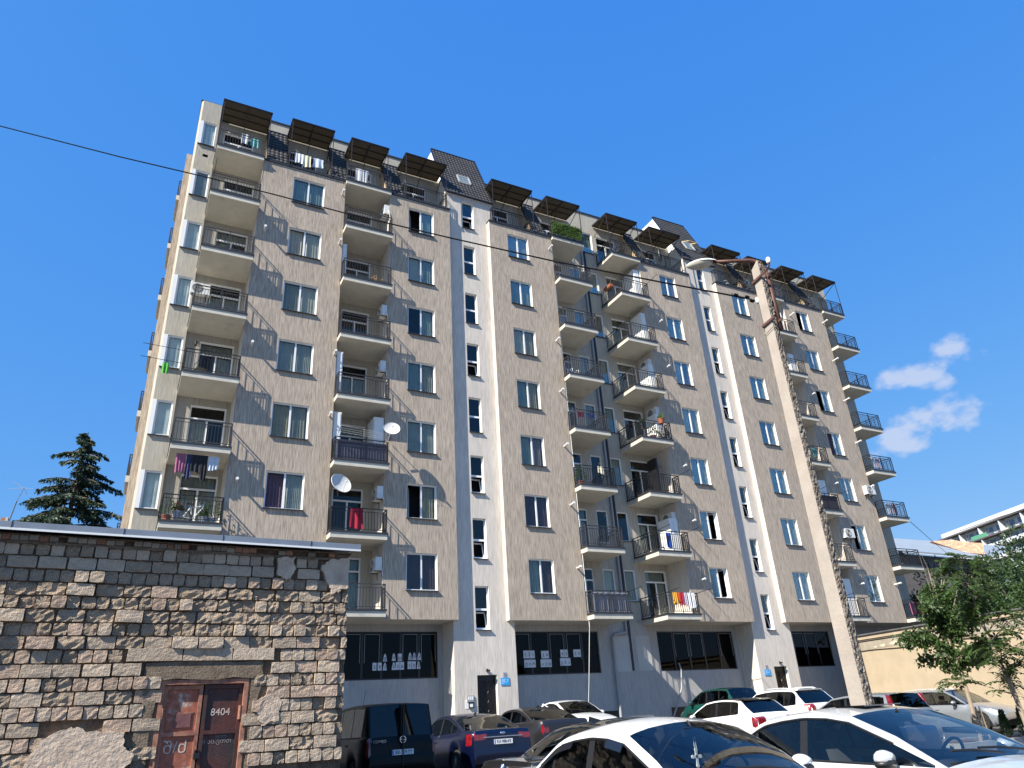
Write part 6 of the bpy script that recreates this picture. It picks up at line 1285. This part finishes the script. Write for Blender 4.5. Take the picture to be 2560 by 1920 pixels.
chair(1.25, .1, Fz(3), R(200), 'rail_black', 'black metal chair on the balcony with rods sticking out to the left'); chair(8.6, .1, Fz(5), R(20), 'wicker', 'wooden chair on the second-column balcony fourth from the top'); chair(24.0, .2, TOP + .1, R(30), 'rail_black', 'black folding chair on the central roof terrace'); chair(27.6, .6, TOP + .1, R(-20), 'rail_black', 'black chair next to the folded parasol on the roof terrace'); chair(19.7, .3, Fz(4), R(10), 'white_paint', 'white plastic chair on a central recess balcony'); chair(33.0, .6, TOP + .1, R(30), 'white_paint', 'white chair on the roof terrace left of the lamp')
for x, l in ((8.05, 'woven basket on the balcony with the white closet, left one'), (8.45, 'pale basket on the balcony with the white closet, right one')):
    t = thing('basket', l, 'basket', (x, -.15, Fz(3))); b = MB(); b.lathe([(0, 0), (.18, 0), (.21, .16), (.2, .18), (.17, .15), (0, .03)], 16); b.build('bowl', 'wicker', t, (0, 0, 0), smooth='a'); b = MB(); b.tube([(.2 * math.cos(a), .2 * math.sin(a), .17) for a in [i * .4 for i in range(17)]], .012, 5); b.build('rim', 'wicker', t, (0, 0, 0))
t = thing('folded_parasol', 'dark folded parasol on the roof terrace right of the central recess', 'parasol', (27.35, .35, TOP + .1)); b = MB(); b.lathe([(.03, .7), (.13, .9), (.1, 1.4), (.05, 1.75), (0, 1.8)], 12); b.build('canopy', 'rail_black', t, (0, 0, 0), smooth=True); b = MB(); b.tube([(0, 0, 0), (0, 0, 1.9)], .02, 7); b.build('pole', 'rail_black', t, (0, 0, 0)); b = MB(); b.lathe([(.22, 0), (.2, .06), (0, .07)], 14); b.build('base', 'rail_black', t, (0, 0, 0))
# bicycle on the lowest left balcony
t = thing('bicycle', 'black and white bicycle standing among plants on the lowest left balcony', 'bicycle', (1.72, .05, z1), R(8))
for x in (-.38, .42):
    b = MB(); b.tube([(x + .29 * math.cos(a), 0, .31 + .29 * math.sin(a)) for a in [i * math.pi / 12 for i in range(25)]], .02, 6, cap=False); w = b.build('wheel', 'tyre', t, (0, 0, 0)); b = MB()
    for i in range(12): a = i * math.pi / 6; b.tube([(x, 0, .31), (x + .28 * math.cos(a), 0, .31 + .28 * math.sin(a))], .003, 4, cap=False)
    b.build('spokes', 'chrome', w, (0, 0, 0), kind='stuff')
b = MB(); 
for p, q in (((-.38, 0, .31), (-.05, 0, .28)), ((-.05, 0, .28), (-.17, 0, .78)), ((-.38, 0, .31), (-.15, 0, .70)), ((-.05, 0, .28), (.30, 0, .75)), ((-.15, 0, .68), (.29, 0, .82)), ((.42, 0, .31), (.28, 0, .88))): b.tube([p, q], .018, 6)
b.build('frame', 'white_paint', t, (0, 0, 0)); b = MB(); b.tube([(.28, -.25, .98), (.28, 0, .92), (.28, .25, .98)], .014, 6); b.build('handlebar', 'rail_black', t, (0, 0, 0)); b = MB(); b.prism([(-.3, .80), (-.05, .82), (-.05, .85), (-.3, .86)], -.06, .06); b.build('saddle', 'rail_black', t, (0, 0, 0))
# small wall things
def wall_lamp(p, label):
    t = thing('wall_lantern', label, 'lantern', p); b = MB(); b.lathe([(0, .2), (.07, .14), (.06, -.02), (.04, -.08), (0, -.1)], 8, (0, -.14, 0)); b.build('lantern_body', 'dark_metal', t, (0, 0, 0)); b = MB(); b.tube([(0, 0, .05), (0, -.1, .22), (0, -.14, .2)], .012, 6); b.build('bracket', 'dark_metal', t, (0, 0, 0))
wall_lamp((.95, YB, ZK(3) + 2.45), 'small black wall lantern by the left corner balcony with rods')
t = thing('floodlight', 'small black floodlight on the left corner wall below the top bay window', 'floodlight', (.12, YB, 27.5)); b = MB(); b.box(-.12, .12, -.16, -.08, -.08, .08); b.build('housing', 'dark_metal', t, (0, 0, 0)); b = MB(); b.bar((0, -.09, 0), (0, 0, 0), .03, .03); b.build('bracket', 'dark_metal', t, (0, 0, 0))
